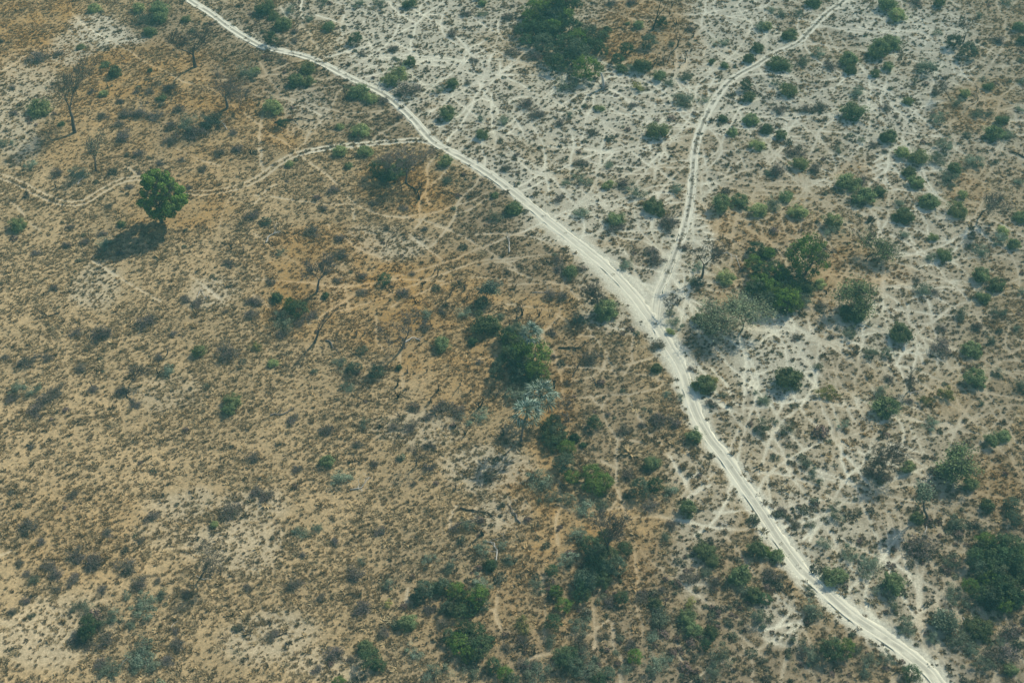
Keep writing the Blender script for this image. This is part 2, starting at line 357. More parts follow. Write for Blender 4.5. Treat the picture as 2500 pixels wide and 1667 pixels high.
# ------------------------------------------------------------------ materials
def nodes_of(name):
    m = bpy.data.materials.new(name)
    m.use_nodes = True
    nt = m.node_tree
    nt.nodes.clear()
    out = nt.nodes.new('ShaderNodeOutputMaterial')
    return m, nt, out
def N(nt, typ, **kw):
    n = nt.nodes.new(typ)
    for k, v in kw.items():
        setattr(n, k, v)
    return n
def mixc(nt, fac, a, b, mode='MIX'):
    n = N(nt, 'ShaderNodeMix', data_type='RGBA', blend_type=mode)
    for sock, val in ((n.inputs[0], fac), (n.inputs[6], a), (n.inputs[7], b)):
        if hasattr(val, 'links'):
            nt.links.new(val, sock)
        elif isinstance(val, (int, float)):
            sock.default_value = val
        else:
            sock.default_value = (*val, 1)
    return n.outputs[2]
def ramp(nt, fac, lo, hi, a=0.0, b=1.0):
    n = N(nt, 'ShaderNodeMapRange')
    nt.links.new(fac, n.inputs[0])
    n.inputs[1].default_value, n.inputs[2].default_value = lo, hi
    n.inputs[3].default_value, n.inputs[4].default_value = a, b
    return n.outputs[0]
def noise(nt, scale, detail=4, rough=0.6, vec=None, dist=0.0):
    n = N(nt, 'ShaderNodeTexNoise')
    n.inputs['Scale'].default_value = scale
    n.inputs['Detail'].default_value = detail
    n.inputs['Roughness'].default_value = rough
    n.inputs['Distortion'].default_value = dist
    if vec is None:
        g = N(nt, 'ShaderNodeNewGeometry')
        vec = g.outputs['Position']
    nt.links.new(vec, n.inputs['Vector'])
    return n.outputs['Fac']
def diffuse(nt, out, col, rough=0.9, bump=None, strength=0.5, dist=0.1):
    p = N(nt, 'ShaderNodeBsdfDiffuse')
    p.inputs['Roughness'].default_value = rough
    nt.links.new(col, p.inputs['Color'])
    if bump is not None:
        b = N(nt, 'ShaderNodeBump')
        b.inputs['Strength'].default_value = strength
        b.inputs['Distance'].default_value = dist
        nt.links.new(bump, b.inputs['Height'])
        nt.links.new(b.outputs[0], p.inputs['Normal'])
    nt.links.new(p.outputs[0], out.inputs['Surface'])
    return p

def mat_ground():
    m, nt, out = nodes_of('savanna_soil')
    a = N(nt, 'ShaderNodeAttribute', attribute_name='soil')
    n1 = noise(nt, 1.15, 6, 0.75)
    n2 = noise(nt, 2.8, 4, 0.7)
    n3 = noise(nt, 7.0, 2, 0.6)
    c = mixc(nt, ramp(nt, n1, 0.42, 0.60, 0.0, 0.62), a.outputs['Color'], (0.21, 0.165, 0.10))
    sb = N(nt, 'ShaderNodeAttribute', attribute_name='bare')
    c = mixc(nt, sb.outputs['Fac'], c, a.outputs['Color'])
    v = ramp(nt, n2, 0.25, 0.75, 0.66, 1.30)
    c = mixc(nt, 1.0, c, v, 'MULTIPLY')
    h = N(nt, 'ShaderNodeMath', operation='ADD')
    nt.links.new(n2, h.inputs[0]); nt.links.new(n3, h.inputs[1])
    diffuse(nt, out, c, 0.9, h.outputs[0], 0.5, 0.13)
    return m
def mat_track():
    m, nt, out = nodes_of('track_sand')
    a = N(nt, 'ShaderNodeAttribute', attribute_name='soil')
    n2 = noise(nt, 3.5, 5, 0.7)
    c = mixc(nt, 1.0, a.outputs['Color'], ramp(nt, n2, 0.25, 0.75, 0.86, 1.12), 'MULTIPLY')
    diffuse(nt, out, c, 0.9, n2, 0.5, 0.08)
    return m
def mat_foliage(name, col, col2, trans=0.25, objvar=0.45):
    m, nt, out = nodes_of(name)
    a = N(nt, 'ShaderNodeAttribute', attribute_name='tint')
    oi = N(nt, 'ShaderNodeObjectInfo')
    c = mixc(nt, a.outputs['Fac'], col, col2)
    c = mixc(nt, 1.0, c, ramp(nt, oi.outputs['Random'], 0, 1, 1 - objvar, 1 + objvar), 'MULTIPLY')
    c2 = mixc(nt, ramp(nt, noise(nt, 0.31, 2, 0.5), 0.35, 0.65), c, mixc(nt, 0.5, c, (0.10, 0.10, 0.05)))
    d = N(nt, 'ShaderNodeBsdfDiffuse'); t = N(nt, 'ShaderNodeBsdfTranslucent'); mx = N(nt, 'ShaderNodeMixShader')
    nt.links.new(c2, d.inputs[0]); nt.links.new(c2, t.inputs[0])
    mx.inputs[0].default_value = trans
    nt.links.new(d.outputs[0], mx.inputs[1]); nt.links.new(t.outputs[0], mx.inputs[2])
    nt.links.new(mx.outputs[0], out.inputs[0])
    return m
def mat_wood(name, col, col2, sc=5.0):
    m, nt, out = nodes_of(name)
    n = noise(nt, sc, 5, 0.7)
    c = mixc(nt, ramp(nt, n, 0.3, 0.7), col, col2)
    oi = N(nt, 'ShaderNodeObjectInfo')
    c = mixc(nt, 1.0, c, ramp(nt, oi.outputs['Random'], 0, 1, 0.8, 1.2), 'MULTIPLY')
    diffuse(nt, out, c, 0.8, n, 0.6, 0.05)
    return m
def mat_inst(name, trans=0.15):
    """grass: colour carried by each tuft"""
    m, nt, out = nodes_of(name)
    a = N(nt, 'ShaderNodeAttribute', attribute_name='tuftcol', attribute_type='INSTANCER')
    b = N(nt, 'ShaderNodeAttribute', attribute_name='tint')
    c = mixc(nt, 1.0, a.outputs['Color'], ramp(nt, b.outputs['Fac'], 0, 1, 0.65, 1.3), 'MULTIPLY')
    d = N(nt, 'ShaderNodeBsdfDiffuse'); t = N(nt, 'ShaderNodeBsdfTranslucent'); mx = N(nt, 'ShaderNodeMixShader')
    nt.links.new(c, d.inputs[0]); nt.links.new(c, t.inputs[0])
    mx.inputs[0].default_value = trans
    nt.links.new(d.outputs[0], mx.inputs[1]); nt.links.new(t.outputs[0], mx.inputs[2])
    nt.links.new(mx.outputs[0], out.inputs[0])
    return m
M = {
    'ground': mat_ground(), 'track': mat_track(),
    'G': mat_foliage('pale_green_leaves', (0.19, 0.25, 0.10), (0.36, 0.41, 0.19), 0.35),
    'M': mat_foliage('mid_green_leaves', (0.085, 0.13, 0.062), (0.21, 0.265, 0.125), 0.3),
    'D': mat_foliage('dark_green_leaves', (0.017, 0.040, 0.027), (0.075, 0.125, 0.056), 0.12, 0.4),
    'B': mat_foliage('grey_green_leaves', (0.11, 0.145, 0.11), (0.21, 0.26, 0.19), 0.3),
    'Y': mat_foliage('olive_leaves', (0.20, 0.20, 0.07), (0.34, 0.33, 0.12), 0.3),
    'K': mat_foliage('dry_twigs', (0.060, 0.052, 0.052), (0.14, 0.118, 0.115), 0.05, 0.3),
    'L': mat_foliage('glossy_green_leaves', (0.034, 0.085, 0.020), (0.19, 0.30, 0.062), 0.3, 0.1),
    'P': mat_foliage('palm_leaf', (0.025, 0.058, 0.048), (0.42, 0.52, 0.44), 0.1, 0.15),  # dark and pale tones carry painted shade and highlights
    'PD': mat_foliage('dead_palm_leaf', (0.22, 0.17, 0.11), (0.36, 0.29, 0.19), 0.1, 0.15),
    'F': mat_foliage('feathery_leaves', (0.21, 0.26, 0.165), (0.37, 0.43, 0.28), 0.3, 0.1),
    'E': mat_foliage('dusty_dark_leaves', (0.038, 0.062, 0.048), (0.115, 0.155, 0.105), 0.15, 0.3),
    'bark': mat_wood('dark_bark', (0.07, 0.06, 0.05), (0.15, 0.13, 0.11)),
    'greybark': mat_wood('grey_bark', (0.11, 0.095, 0.085), (0.21, 0.185, 0.165)),
    'bleached': mat_wood('bleached_wood', (0.34, 0.32, 0.29), (0.56, 0.53, 0.48)),
    'burnt': mat_wood('charred_wood', (0.02, 0.018, 0.016), (0.07, 0.06, 0.05)),
    'tuft': mat_inst('grass_blades'),
}

# ------------------------------------------------------------------ the ground sheet
def col_ground(S, O, D, P, sh, x, y):
    sand = np.array([0.58, 0.555, 0.455]); straw = np.array([0.46, 0.345, 0.195]); orange = np.array([0.45, 0.28, 0.105])
    dark = np.array([0.27, 0.22, 0.16]); pathc = np.array([0.56, 0.49, 0.36])
    nb = fbm(x, y, 14, 71)[..., None]
    c = straw * (0.80 + 0.40 * nb) * np.ones(S.shape + (1,))
    c = c * (1 - O[..., None]) + orange * (0.85 + 0.3 * nb) * O[..., None]
    c = c * (1 - 0.8 * D[..., None]) + dark * (0.8 * D[..., None])
    c = c * (1 - S[..., None]) + sand * S[..., None]
    pc = pathc * (1 - S[..., None]) + sand * 1.15 * S[..., None]
    pc = pc * (1 - 0.45 * O[..., None]) + orange * 1.25 * 0.45 * O[..., None]
    Sp = sstep(0.15, 0.62, S)
    pc = pathc * (1 - Sp[..., None]) + sand * 1.22 * Sp[..., None]
    pc = pc * (1 - 0.45 * O[..., None]) + orange * 1.25 * 0.45 * O[..., None]
    k = (P * (0.64 + 0.34 * Sp))[..., None]
    c = c * (1 - k) + pc * k
    if sh is not None:
        c = c * (1 - 0.8 * sh[..., None]) + np.array([0.70, 0.675, 0.56]) * (0.8 * sh[..., None])
    return c
def build_ground():
    far_l = np.array([4200, 2600, 1600, 1000, 700, 520, 400, 330, 290, 265, 250, 240.0])
    gx = np.concatenate([-far_l, xs, far_l[::-1]])
    gy = np.concatenate([np.array([-4200, -2500, -1400, -700, -300, -100, 0, 40, 65, 80.0]), ys, np.array([432, 445, 465, 500, 560, 650, 800, 1100, 1600, 2600, 4200.0])])
    nx, ny = len(gx), len(gy)
    i0, j0 = len(far_l), 10
    XX, YY = np.meshgrid(gx, gy)
    cx, cy = np.clip(XX, xs[0], xs[-1]), np.clip(YY, ys[0], ys[-1])
    ii = np.clip(np.arange(nx) - i0, 0, len(xs) - 1)
    jj = np.clip(np.arange(ny) - j0, 0, len(ys) - 1)
    g = lambda A: A[np.ix_(jj, ii)]
    fade = np.exp(-np.hypot(XX - cx, YY - cy) / 25.0)
    Sg = g(S) * fade + (1 - fade) * 0.35
    Og, Dg, Pg = g(O) * fade + (1 - fade) * 0.25, g(D) * fade + (1 - fade) * 0.3, g(P) * (fade > 0.999)
    col = col_ground(Sg, Og, Dg, Pg, g(sh) * fade, XX, YY)
    ZZ = g(Z) * fade
    verts = np.stack([XX, YY, ZZ], -1).reshape(-1, 3)
    a = (np.arange(ny - 1)[:, None] * nx + np.arange(nx - 1)[None, :]).ravel()
    me = mesh_from('ground', verts, np.stack([a, a + 1, a + nx + 1, a + nx], 1), True)
    rgba = np.concatenate([col, np.ones(col.shape[:2] + (1,))], -1)
    add_attr(me, 'soil', 'FLOAT_COLOR', 'POINT', rgba)
    add_attr(me, 'bare', 'FLOAT', 'POINT', np.clip(np.maximum(g(S) * 0.7, Pg), 0, 1) * fade)
    o = obj('ground', me, M['ground'])
    o['kind'] = 'structure'
build_ground()

# ------------------------------------------------------------------ the sand roads: ribbons with two worn ruts
def build_track(name, line, half, rut, mid, centre_amt, seed):
    offs = np.array([-1.0, -0.86, -0.72, -0.62, -0.52, -0.42, -0.30, -0.18, 0.0, 0.18, 0.30, 0.42, 0.52, 0.62, 0.72, 0.86, 1.0]) * half
    pts = np.array([(p.x, p.y) for p in line])
    tan = np.gradient(pts, axis=0)
    tan /= np.linalg.norm(tan, axis=1)[:, None] + 1e-9
    nor = np.stack([-tan[:, 1], tan[:, 0]], 1)
    s = np.arange(len(pts)) * 0.8
    jit = (vnoise(s, s * 0, 2.1, seed) - 0.5)[:, None] * 1.4
    jit2 = (vnoise(s, s * 0 + 9, 1.7, seed + 1) - 0.5)[:, None] * 1.5
    o2 = np.tile(offs[None, :], (len(pts), 1))
    o2 = o2 + np.where(np.abs(offs) > half * 0.8, np.where(offs < 0, jit, jit2), 0)
    P3 = pts[:, None, :] + nor[:, None, :] * o2[:, :, None]
    dr = np.abs(np.abs(offs) - rut)
    prof = 0.03 - 0.075 * sstep(0.30, 0.10, dr) + 0.04 * sstep(0.12, 0.0, np.abs(np.abs(offs) - rut - 0.36)) - 0.10 * sstep(0.70, 1.0, np.abs(offs) / half)
    zz = sample(Z, P3[..., 0], P3[..., 1])
    base = np.median(zz[:, 4:-4], axis=1)[:, None]
    nz = 0.05 * (fbm(P3[..., 0], P3[..., 1], 1.6, seed + 5, 2) - 0.5)
    z = base + 0.10 + prof[None, :] * 1.0 + nz
    z[:, [0, -1]] = np.minimum(z[:, [0, -1]], zz[:, [0, -1]] - 0.05)
    verts = np.concatenate([P3, z[..., None]], -1).reshape(-1, 3)
    nc = len(offs)
    a = (np.arange(len(pts) - 1)[:, None] * nc + np.arange(nc - 1)[None, :]).ravel()
    me = mesh_from(name, verts, np.stack([a, a + 1, a + nc + 1, a + nc], 1), True)
    Sv = sample(S, P3[..., 0], P3[..., 1]); Ov = sample(O, P3[..., 0], P3[..., 1]); Dv = sample(D, P3[..., 0], P3[..., 1])
    edge = col_ground(Sv, Ov, Dv, Sv * 0, 0.5 * sample(sh, P3[..., 0], P3[..., 1]), P3[..., 0], P3[..., 1])
    white = np.array([0.74, 0.71, 0.59])
    rutm = sstep(0.42, 0.16, dr)[None, :]
    vv = sample(V, P3[..., 0], P3[..., 1])
    cen = centre_amt(vv)
    n = fbm(P3[..., 0], P3[..., 1], 2.2, seed + 9, 3)
    midm = np.clip(sstep(rut - 0.2, rut - 0.5, np.abs(offs))[None, :] * cen * sstep(0.22, 0.42, n), 0, 1)
    outm = np.clip(sstep(rut + 0.35, rut + 0.75, np.abs(offs))[None, :] * mid(vv) * sstep(0.22, 0.42, n), 0, 1)
    mm = np.maximum(midm, outm)[..., None]
    c = white[None, None, :] * (0.93 + 0.14 * n[..., None]) * (1 - (0.26 * sstep(0.22, 0.05, dr)[None, :] * np.interp(vv, [300, 600], [0.0, 1.0]) * sstep(0.2, 0.5, vnoise(P3[..., 0], P3[..., 1], 2.6, seed + 40)))[..., None])  # rut lines darkened in colour: brownish sand plus painted tread shadow
    c = c * (1 - mm) + (edge * 0.62) * mm
    add_attr(me, 'soil', 'FLOAT_COLOR', 'POINT', np.concatenate([c, np.ones(c.shape[:2] + (1,))], -1))
    o = obj(name, me, M['track'])
    o['kind'] = 'structure'
build_track('sand_road', main_l, 1.9, 0.78, lambda v: np.interp(v, [0, 400, 560], [0.85, 0.6, 0.0]), lambda v: np.interp(v, [0, 330, 520, 640, 800, 1000], [1.0, 1.0, 0.4, 0.1, 0.4, 0.6]), 101)
build_track('branch_track', narrow_l[2:], 1.45, 0.75, lambda v: np.interp(v, [0, 550, 700], [0.6, 0.5, 0.0]), lambda v: np.interp(v, [0, 550, 660, 760], [1.0, 1.0, 0.6, 0.0]), 131)

# ------------------------------------------------------------------ haze: teal volume added to lift and tint the dark tones
def build_haze():
    m = bpy.data.materials.new('tint_haze'); m.use_nodes = True
    nt = m.node_tree; nt.nodes.clear()
    out = nt.nodes.new('ShaderNodeOutputMaterial'); v = nt.nodes.new('ShaderNodeVolumePrincipled')
    v.inputs['Color'].default_value = (*HAZE_COL, 1)
    v.inputs['Density'].default_value = HAZE
    v.inputs['Anisotropy'].default_value = 0.0
    nt.links.new(v.outputs[0], out.inputs['Volume'])
    x, y0, y1, z0, z1 = 4300, -4300, 4300, -3.0, CAM_H + 6
    vs = [(sx * x, yy, zz) for zz in (z0, z1) for yy in (y0, y1) for sx in (-1, 1)]
    me = mesh_from('haze', vs, [(0, 2, 3, 1), (4, 5, 7, 6), (0, 1, 5, 4), (2, 6, 7, 3), (0, 4, 6, 2), (1, 3, 7, 5)])
    o = obj('haze', me, m)
    o['kind'] = 'stuff'
if HAZE > 0:
    build_haze()

# ------------------------------------------------------------------ woody skeletons
class Skel:
    def __init__(self, seed):
        self.r = random.Random(seed)
        self.b = []      # polylines: list of (points, radii, level)
        self.tips = []   # (pos, dir, level)
    def branch(self, p, d, L, rad, lvl, maxl, spread=0.6, wob=0.22, up=0.10, kids=(2, 3), ratio=0.74, side=0.6):
        r = self.r
        n = 4 if lvl == 0 else 3
        pts, rr = [p.copy()], [rad]
        for i in range(n):
            d = (d + Vector((r.gauss(0, wob), r.gauss(0, wob), r.gauss(0, wob) + up * (0.3 if lvl == 0 else 1)))).normalized()
            p = p + d * (L / n)
            pts.append(p.copy())
            rr.append(rad * (1 - 0.42 * (i + 1) / n))
            if lvl > 0 and lvl < maxl and i < n - 1 and r.random() < side:
                sd = (d + rand_perp(r, d) * r.uniform(0.6, 1.3)).normalized()
                self.branch(p, sd, L * r.uniform(0.4, 0.65), rr[-1] * 0.5, lvl + 1, maxl, spread, wob, up, kids, ratio, side)
        self.b.append((pts, rr, lvl))
        self.tips.append((p.copy(), d.copy(), lvl))
        if lvl < maxl:
            k = r.randint(*kids)
            a0 = r.uniform(0, 6.28)
            base = rand_perp(r, d)
            for i in range(k):
                q = Matrix.Rotation(a0 + i * 6.283 / k + r.uniform(-.5, .5), 3, d) @ base
                nd = (d + q * spread * r.uniform(0.6, 1.35)).normalized()
                self.branch(p, nd, L * ratio * r.uniform(0.75, 1.15), rr[-1] * (0.80 if k == 2 else 0.68), lvl + 1, maxl, spread, wob, up, kids, ratio, side)
    def fit(self, H, W, keep=0.0):
        """scale so that the height is H and the width W; thickness follows"""
        P = [q for b in self.b for q in b[0]]
        h = max(q.z for q in P)
        xs_ = sorted(q.x for q in P); ys_ = sorted(q.y for q in P)
        w = 0.5 * ((xs_[-1] - xs_[0]) + (ys_[-1] - ys_[0]))
        sz, sw = H / h, W / max(w, 0.01)
        for b in self.b:
            for q in b[0]:
                q.x *= sw; q.y *= sw; q.z *= sz
        for t in self.tips:
            t[0].x *= sw; t[0].y *= sw; t[0].z *= sz
        return self
def rand_perp(r, d):
    v = Vector((r.gauss(0, 1), r.gauss(0, 1), r.gauss(0, 1)))
    v = v - d * v.dot(d)
    return v.normalized() if v.length > 1e-4 else Vector((1, 0, 0))
def tubes(branches, rmin=0.0, lv=None, shear=None):
    vs, fs = [], []
    for pts, rr, lvl in branches:
        if lv is not None and not lv(lvl):
            continue
        ns = 7 if lvl == 0 else (5 if lvl == 1 else (4 if lvl == 2 else 3))
        base = len(vs)
        for i, p in enumerate(pts):
            d = (pts[min(i + 1, len(pts) - 1)] - pts[max(i - 1, 0)])
            if d.length < 1e-6:
                d = Vector((0, 0, 1))
            d.normalize()
            u = d.cross(Vector((0, 0, 1)) if abs(d.z) < 0.9 else Vector((1, 0, 0))).normalized()
            w = d.cross(u)
            ra = max(rr[i], rmin)
            for k in range(ns):
                a = 6.2832 * k / ns
                vs.append(p + u * math.cos(a) * ra + w * math.sin(a) * ra)
        for i in range(len(pts) - 1):
            for k in range(ns):
                k2 = (k + 1) % ns
                fs.append((base + i * ns + k, base + i * ns + k2, base + (i + 1) * ns + k2, base + (i + 1) * ns + k))
        c = len(vs)
        vs.append(pts[-1] + (pts[-1] - pts[-2]).normalized() * max(rr[-1], rmin))
        for k in range(ns):
            k2 = (k + 1) % ns
            e = base + (len(pts) - 1) * ns
            fs.append((e + k, e + k2, c, c))
    return vs, fs
def mesh_py(name, vs, fs, smooth=True):
    me = bpy.data.meshes.new(name)
    me.from_pydata([tuple(v) for v in vs], [], [f if f[-1] != f[-2] else f[:3] for f in fs])
    if smooth:
        me.polygons.foreach_set('use_smooth', [True] * len(me.polygons))
    return me
def leaves(name, centers, size, g, out_dirs=None, aspect=1.6, tintb=None, flat=0.0):
    """small rhombic leaf sprays at centres (n,3)"""
    n = len(centers)
    nrm = g.normal(size=(n, 3))
    if out_dirs is not None:
        nrm = nrm * 0.38 + out_dirs
    nrm[:, 2] += flat
    nrm /= np.linalg.norm(nrm, axis=1)[:, None] + 1e-9
    t = g.normal(size=(n, 3))
    t -= nrm * (t * nrm).sum(1)[:, None]
    t /= np.linalg.norm(t, axis=1)[:, None] + 1e-9
    b = np.cross(nrm, t)
    s = size * g.uniform(0.6, 1.4, (n, 1))
    c = centers
    v = np.stack([c - t * s * aspect * 0.5, c - b * s * 0.5 + nrm * s * 0.1, c + t * s * aspect * 0.5, c + b * s * 0.5 - nrm * s * 0.1], 1).reshape(-1, 3)
    f = np.arange(n * 4).reshape(n, 4)
    me = mesh_from(name, v, f)
    tint = g.random(n) if tintb is None else np.clip(tintb + g.normal(0, 0.16, n), 0, 1)
    add_attr(me, 'tint', 'FLOAT', 'FACE', tint)
    return me

# ------------------------------------------------------------------ bushes and trees: one model of each kind, then copies
def bush_proto(kind, seed):
    """unit bush: about 1 m radius, 1.3 m high"""
    r = random.Random(seed); g = np.random.default_rng(seed)
    sk = Skel(seed)
    nst = r.randint(5, 8)
    ml = 3 if kind == 'K' else 2
    for i in range(nst):
        a = 6.283 * i / nst + r.uniform(-.4, .4)
        t = r.uniform(0.2, 1.0)
        d = Vector((math.cos(a) * t, math.sin(a) * t, 0.75)).normalized()
        sk.branch(Vector((math.cos(a) * 0.05, math.sin(a) * 0.05, -0.03)), d, r.uniform(0.35, 0.55), 0.022, 1, 1 + ml, spread=0.7, wob=0.2, up=0.03, kids=(2, 3), ratio=0.72)
    sk.fit(1.15 if kind != 'K' else 1.0, 1.8)
    vs, fs = tubes(sk.b, 0.008 if kind == 'K' else 0.006)
    stems = mesh_py('stems', vs, fs)
    tips = np.array([tuple(t[0]) for t in sk.tips])
    if kind == 'K':
        n = 850
        idx = g.integers(0, len(tips), n)
        c = tips[idx] + g.normal(0, 0.15, (n, 3))
        c[:, 2] = np.abs(c[:, 2])
        fol = leaves('twigs', c, 0.045, g, None, 5.0)
        return stems, fol
    # lobes gathered round the branch ends: light and dark clumps, gaps between
    nl = {'G': 16, 'M': 17, 'D': 20, 'B': 15, 'Y': 14}[kind]
    sel = tips[g.permutation(len(tips))[:nl]]
    if kind in 'GMD':
        dome = []
        for _ in range(nl + 14):
            a, z = g.uniform(0, 6.283), g.uniform(0.12, 0.95)
            q = 0.86 * math.sqrt(max(0.0, 1 - (max(z - 0.35, 0) / 0.75) ** 2)) * g.uniform(0.45, 1.0)
            dome.append((q * math.cos(a), q * math.sin(a), z))
        sel = np.concatenate([np.array(dome), sel[:4]])
    cnt = {'G': 120, 'M': 130, 'D': 150, 'B': 100, 'Y': 110}[kind]
    lobr = {'G': .27, 'M': .28, 'D': .30, 'B': .30, 'Y': .27}[kind]
    C, Od, T = [], [], []
    for q in sel:
        k = int(cnt * g.uniform(0.5, 1.3))
        dd = g.normal(size=(k, 3)); dd /= np.linalg.norm(dd, axis=1)[:, None]
        rr = lobr * g.uniform(0.5, 1.3) * np.cbrt(g.uniform(0.15, 1, (k, 1)))
        c = q + dd * rr * np.array([1.15, 1.15, 0.75])
        C.append(c); Od.append(dd * 0.7 + (q - np.array([0, 0, 0.3])) * 0.5); T.append(np.full(k, g.uniform(0.1, 0.9)))
    st = g.normal(0, 1, (int(cnt * 2.5), 3)) * np.array([0.55, 0.55, 0.25]) + np.array([0, 0, 0.62])
    C.append(st); Od.append(g.normal(size=st.shape) * 0.5); T.append(np.full(len(st), 0.4))
    C, Od, T = np.concatenate(C), np.concatenate(Od), np.concatenate(T)
    C[:, 2] = np.maximum(C[:, 2], 0.04)
    fol = leaves('foliage', C, 0.062 if kind != 'B' else 0.055, g, Od, 1.8, T)
    return stems, fol
PROTO = {k: [bush_proto(k, 100 * i + ord(k)) for i in range(6)] for k in 'GMDBYK'}
for k in PROTO:
    for st, fo in PROTO[k]:
        st.materials.append(M['greybark'] if k in 'KB' else M['bark'])
        fo.materials.append(M[k])

def dense_tree_proto(seed, lobes=34, per=150, leafs=0.05, low=0.0):
    """unit tree: 1 m crown radius, 2 m high, full crown on a short forked trunk"""
    g = np.random.default_rng(seed)
    sk = Skel(seed)
    sk.branch(Vector((0, 0, -0.03)), Vector((0, 0, 1)), 0.55, 0.075, 0, 4, spread=0.75, wob=0.12, up=0.08, kids=(3, 4), ratio=0.66, side=0.5)
    sk.fit(1.8, 1.75)
    vs, fs = tubes(sk.b, 0.004, lambda l: l <= 1)
    trunk = mesh_py('trunk', vs, fs)
    vs, fs = tubes(sk.b, 0.004, lambda l: l > 1)
    limbs = mesh_py('limbs', vs, fs)
    tips, tries = [], 0
    while len(tips) < lobes and tries < 4000:
        tries += 1
        a = g.uniform(0, 6.283); z = g.uniform(0.35, 1.75)
        rm = np.interp(z, [0.2, 0.6, 1.0, 1.4, 1.8], [0.55, 0.86, 0.88, 0.68, 0.25])
        q = rm * g.uniform(0.55, 1.0)
        c = np.array([q * math.cos(a) * 1.05, q * math.sin(a), z])
        if all(np.linalg.norm(c - p) > 0.24 for p in tips):
            tips.append(c)
    sel = range(len(tips))
    C, Od, T = [], [], []
    for i in sel:
        q = tips[i]
        R = g.uniform(0.20, 0.34)
        # each lobe is itself a cluster of smaller puffs
        for _ in range(7):
            o = g.normal(size=3); o /= np.linalg.norm(o); o[2] = o[2] * 0.7 + 0.15
            q2 = q + o * R * 0.75
            k = int(per / 7 * g.uniform(0.6, 1.4))
            dd = g.normal(size=(k, 3)); dd /= np.linalg.norm(dd, axis=1)[:, None]
            c = q2 + dd * R * 0.5 * np.cbrt(g.uniform(0.3, 1, (k, 1)))
            C.append(c); Od.append(dd * 0.6 + (q2 - np.array([0, 0, 0.9])) * 0.5); T.append(np.full(k, g.uniform(0.0, 1.0)))  # wide random puff tones put missing self-shadow into the leaf colour
    C, Od, T = np.concatenate(C), np.concatenate(Od), np.concatenate(T)
    C[:, 2] = np.maximum(C[:, 2], 0.15 + low)
    crown = leaves('crown', C, leafs, g, Od, 1.4, T)
    return trunk, limbs, crown
DENSE = [dense_tree_proto(500 + i) for i in range(5)]
for t, l, c in DENSE:
    t.materials.append(M['bark']); l.materials.append(M['bark'])

def bare_tree(name, base, top, wpx, label, seed, mat='greybark', levels=6, trunk=0.17, leaf=None, leafn=0, spread=0.50, thick=1.0, twig=0.032, cat='tree', group=None, side=0.55, haze_twigs=700, leafsize=0.3):
    """base and top as photo pixels of the foot and the highest twig"""
    bx, by = base
    x, y = ground(bx, by)
    s, sg, sv = scale_at(bx, by)
    W = wpx / s * 1.2
    H = max(1.0, 0.5 * (by - top[1]) / sv, (by - top[1] - (0.36 if name == 'feathery_tree' else 0.08) * W * sg) / sv)
    fw = y * CD + (CAM_H - H) * SD          # where a plumb stem of this height would show its tip
    lean = (top[0] - (PW / 2 + FPX * x / fw)) / s
    sk = Skel(seed)
    sk.branch(Vector((0, 0, -0.1)), Vector((lean / H * 0.45, 0, 1)).normalized(), trunk * H, 0.031 * H * thick, 0, levels, spread=spread, wob=0.17, up=0.10, kids=(2, 3), ratio=0.76, side=side)
    sk.fit(H, W)
    cxm = float(np.mean([t[0].x for t in sk.tips]))
    sh_ = (lean - cxm) / 0.6
    for b in sk.b:
        for q in b[0]:
            q.x += sh_ * (max(q.z, 0) / H) ** 1.3 * 0.6
    for t in sk.tips:
        t[0].x += sh_ * (max(t[0].z, 0) / H) ** 1.3 * 0.6
    root = empty(name, (x, y, zat(x, y)))
    tag(root, label, cat, group)
    vs, fs = tubes(sk.b, twig, lambda l: l <= 1)
    obj('trunk', mesh_py('trunk', vs, fs), M[mat], root)
    vs, fs = tubes(sk.b, twig, lambda l: l > 1)
    obj('branches', mesh_py('branches', vs, fs), M[mat], root)
    g = np.random.default_rng(seed)
    tips = np.array([tuple(t[0]) for t in sk.tips if t[2] >= levels - 2])
    if haze_twigs and len(tips):
        haze_twigs = int(haze_twigs * 0.55)
        c = tips[g.integers(0, len(tips), haze_twigs)] + g.normal(0, 0.055 * W, (haze_twigs, 3))
        c[:, 2] = np.maximum(c[:, 2], 0.3)
        obj('twigs', leaves('twigs', c, 0.07, g, None, 9.0), M['K'], root)
    if leaf:
        c = tips[g.integers(0, len(tips), leafn)] + g.normal(0, 0.085 * W, (leafn, 3)) * np.array([1, 1, 0.75])
        c[:, 2] = np.maximum(c[:, 2], 0.3)
        obj('foliage', leaves('foliage', c, leafsize, g, g.normal(size=c.shape) * 0.3 + np.array([0, 0, 0.5]), 1.6), M[leaf], root)
    return root

# --- the named, hand-placed trees
def B_(t, bx, by, tx, ty): return tp(t, bx, by), tp(t, tx, ty)
def bt(name, t, bx, by, tx, ty, w, label, seed, **kw):
    return bare_tree(name, tp(t, bx, by), tp(t, tx, ty), w / 2.8, label, seed, **kw)
bt('bare_tree', 1, 1335, 462, 1330, 175, 280, 'stout bare dark tree with a splayed branch shadow on orange grass near the top', 11, mat='bark', levels=6, thick=1.45, haze_twigs=300, trunk=.20, twig=.05)
bt('bare_tree', 1, 512, 905, 480, 510, 330, 'tall leaning bare grey tree with a green bush behind its low limb', 12, mat='bark', leaf='B', leafn=500, leafsize=0.22, haze_twigs=1500, trunk=.16)
bt('bare_tree', 1, 655, 1172, 640, 950, 170, 'small thin dark tree with a long straight trunk shadow above the curving faint track', 13, mat='bark', levels=5, leaf='B', leafn=500, leafsize=0.2, trunk=.20)
bt('bare_tree', 1, 1548, 750, 1530, 440, 230, 'crooked pinkish grey bare tree standing on orange grass', 14, mat='greybark', haze_twigs=1300)
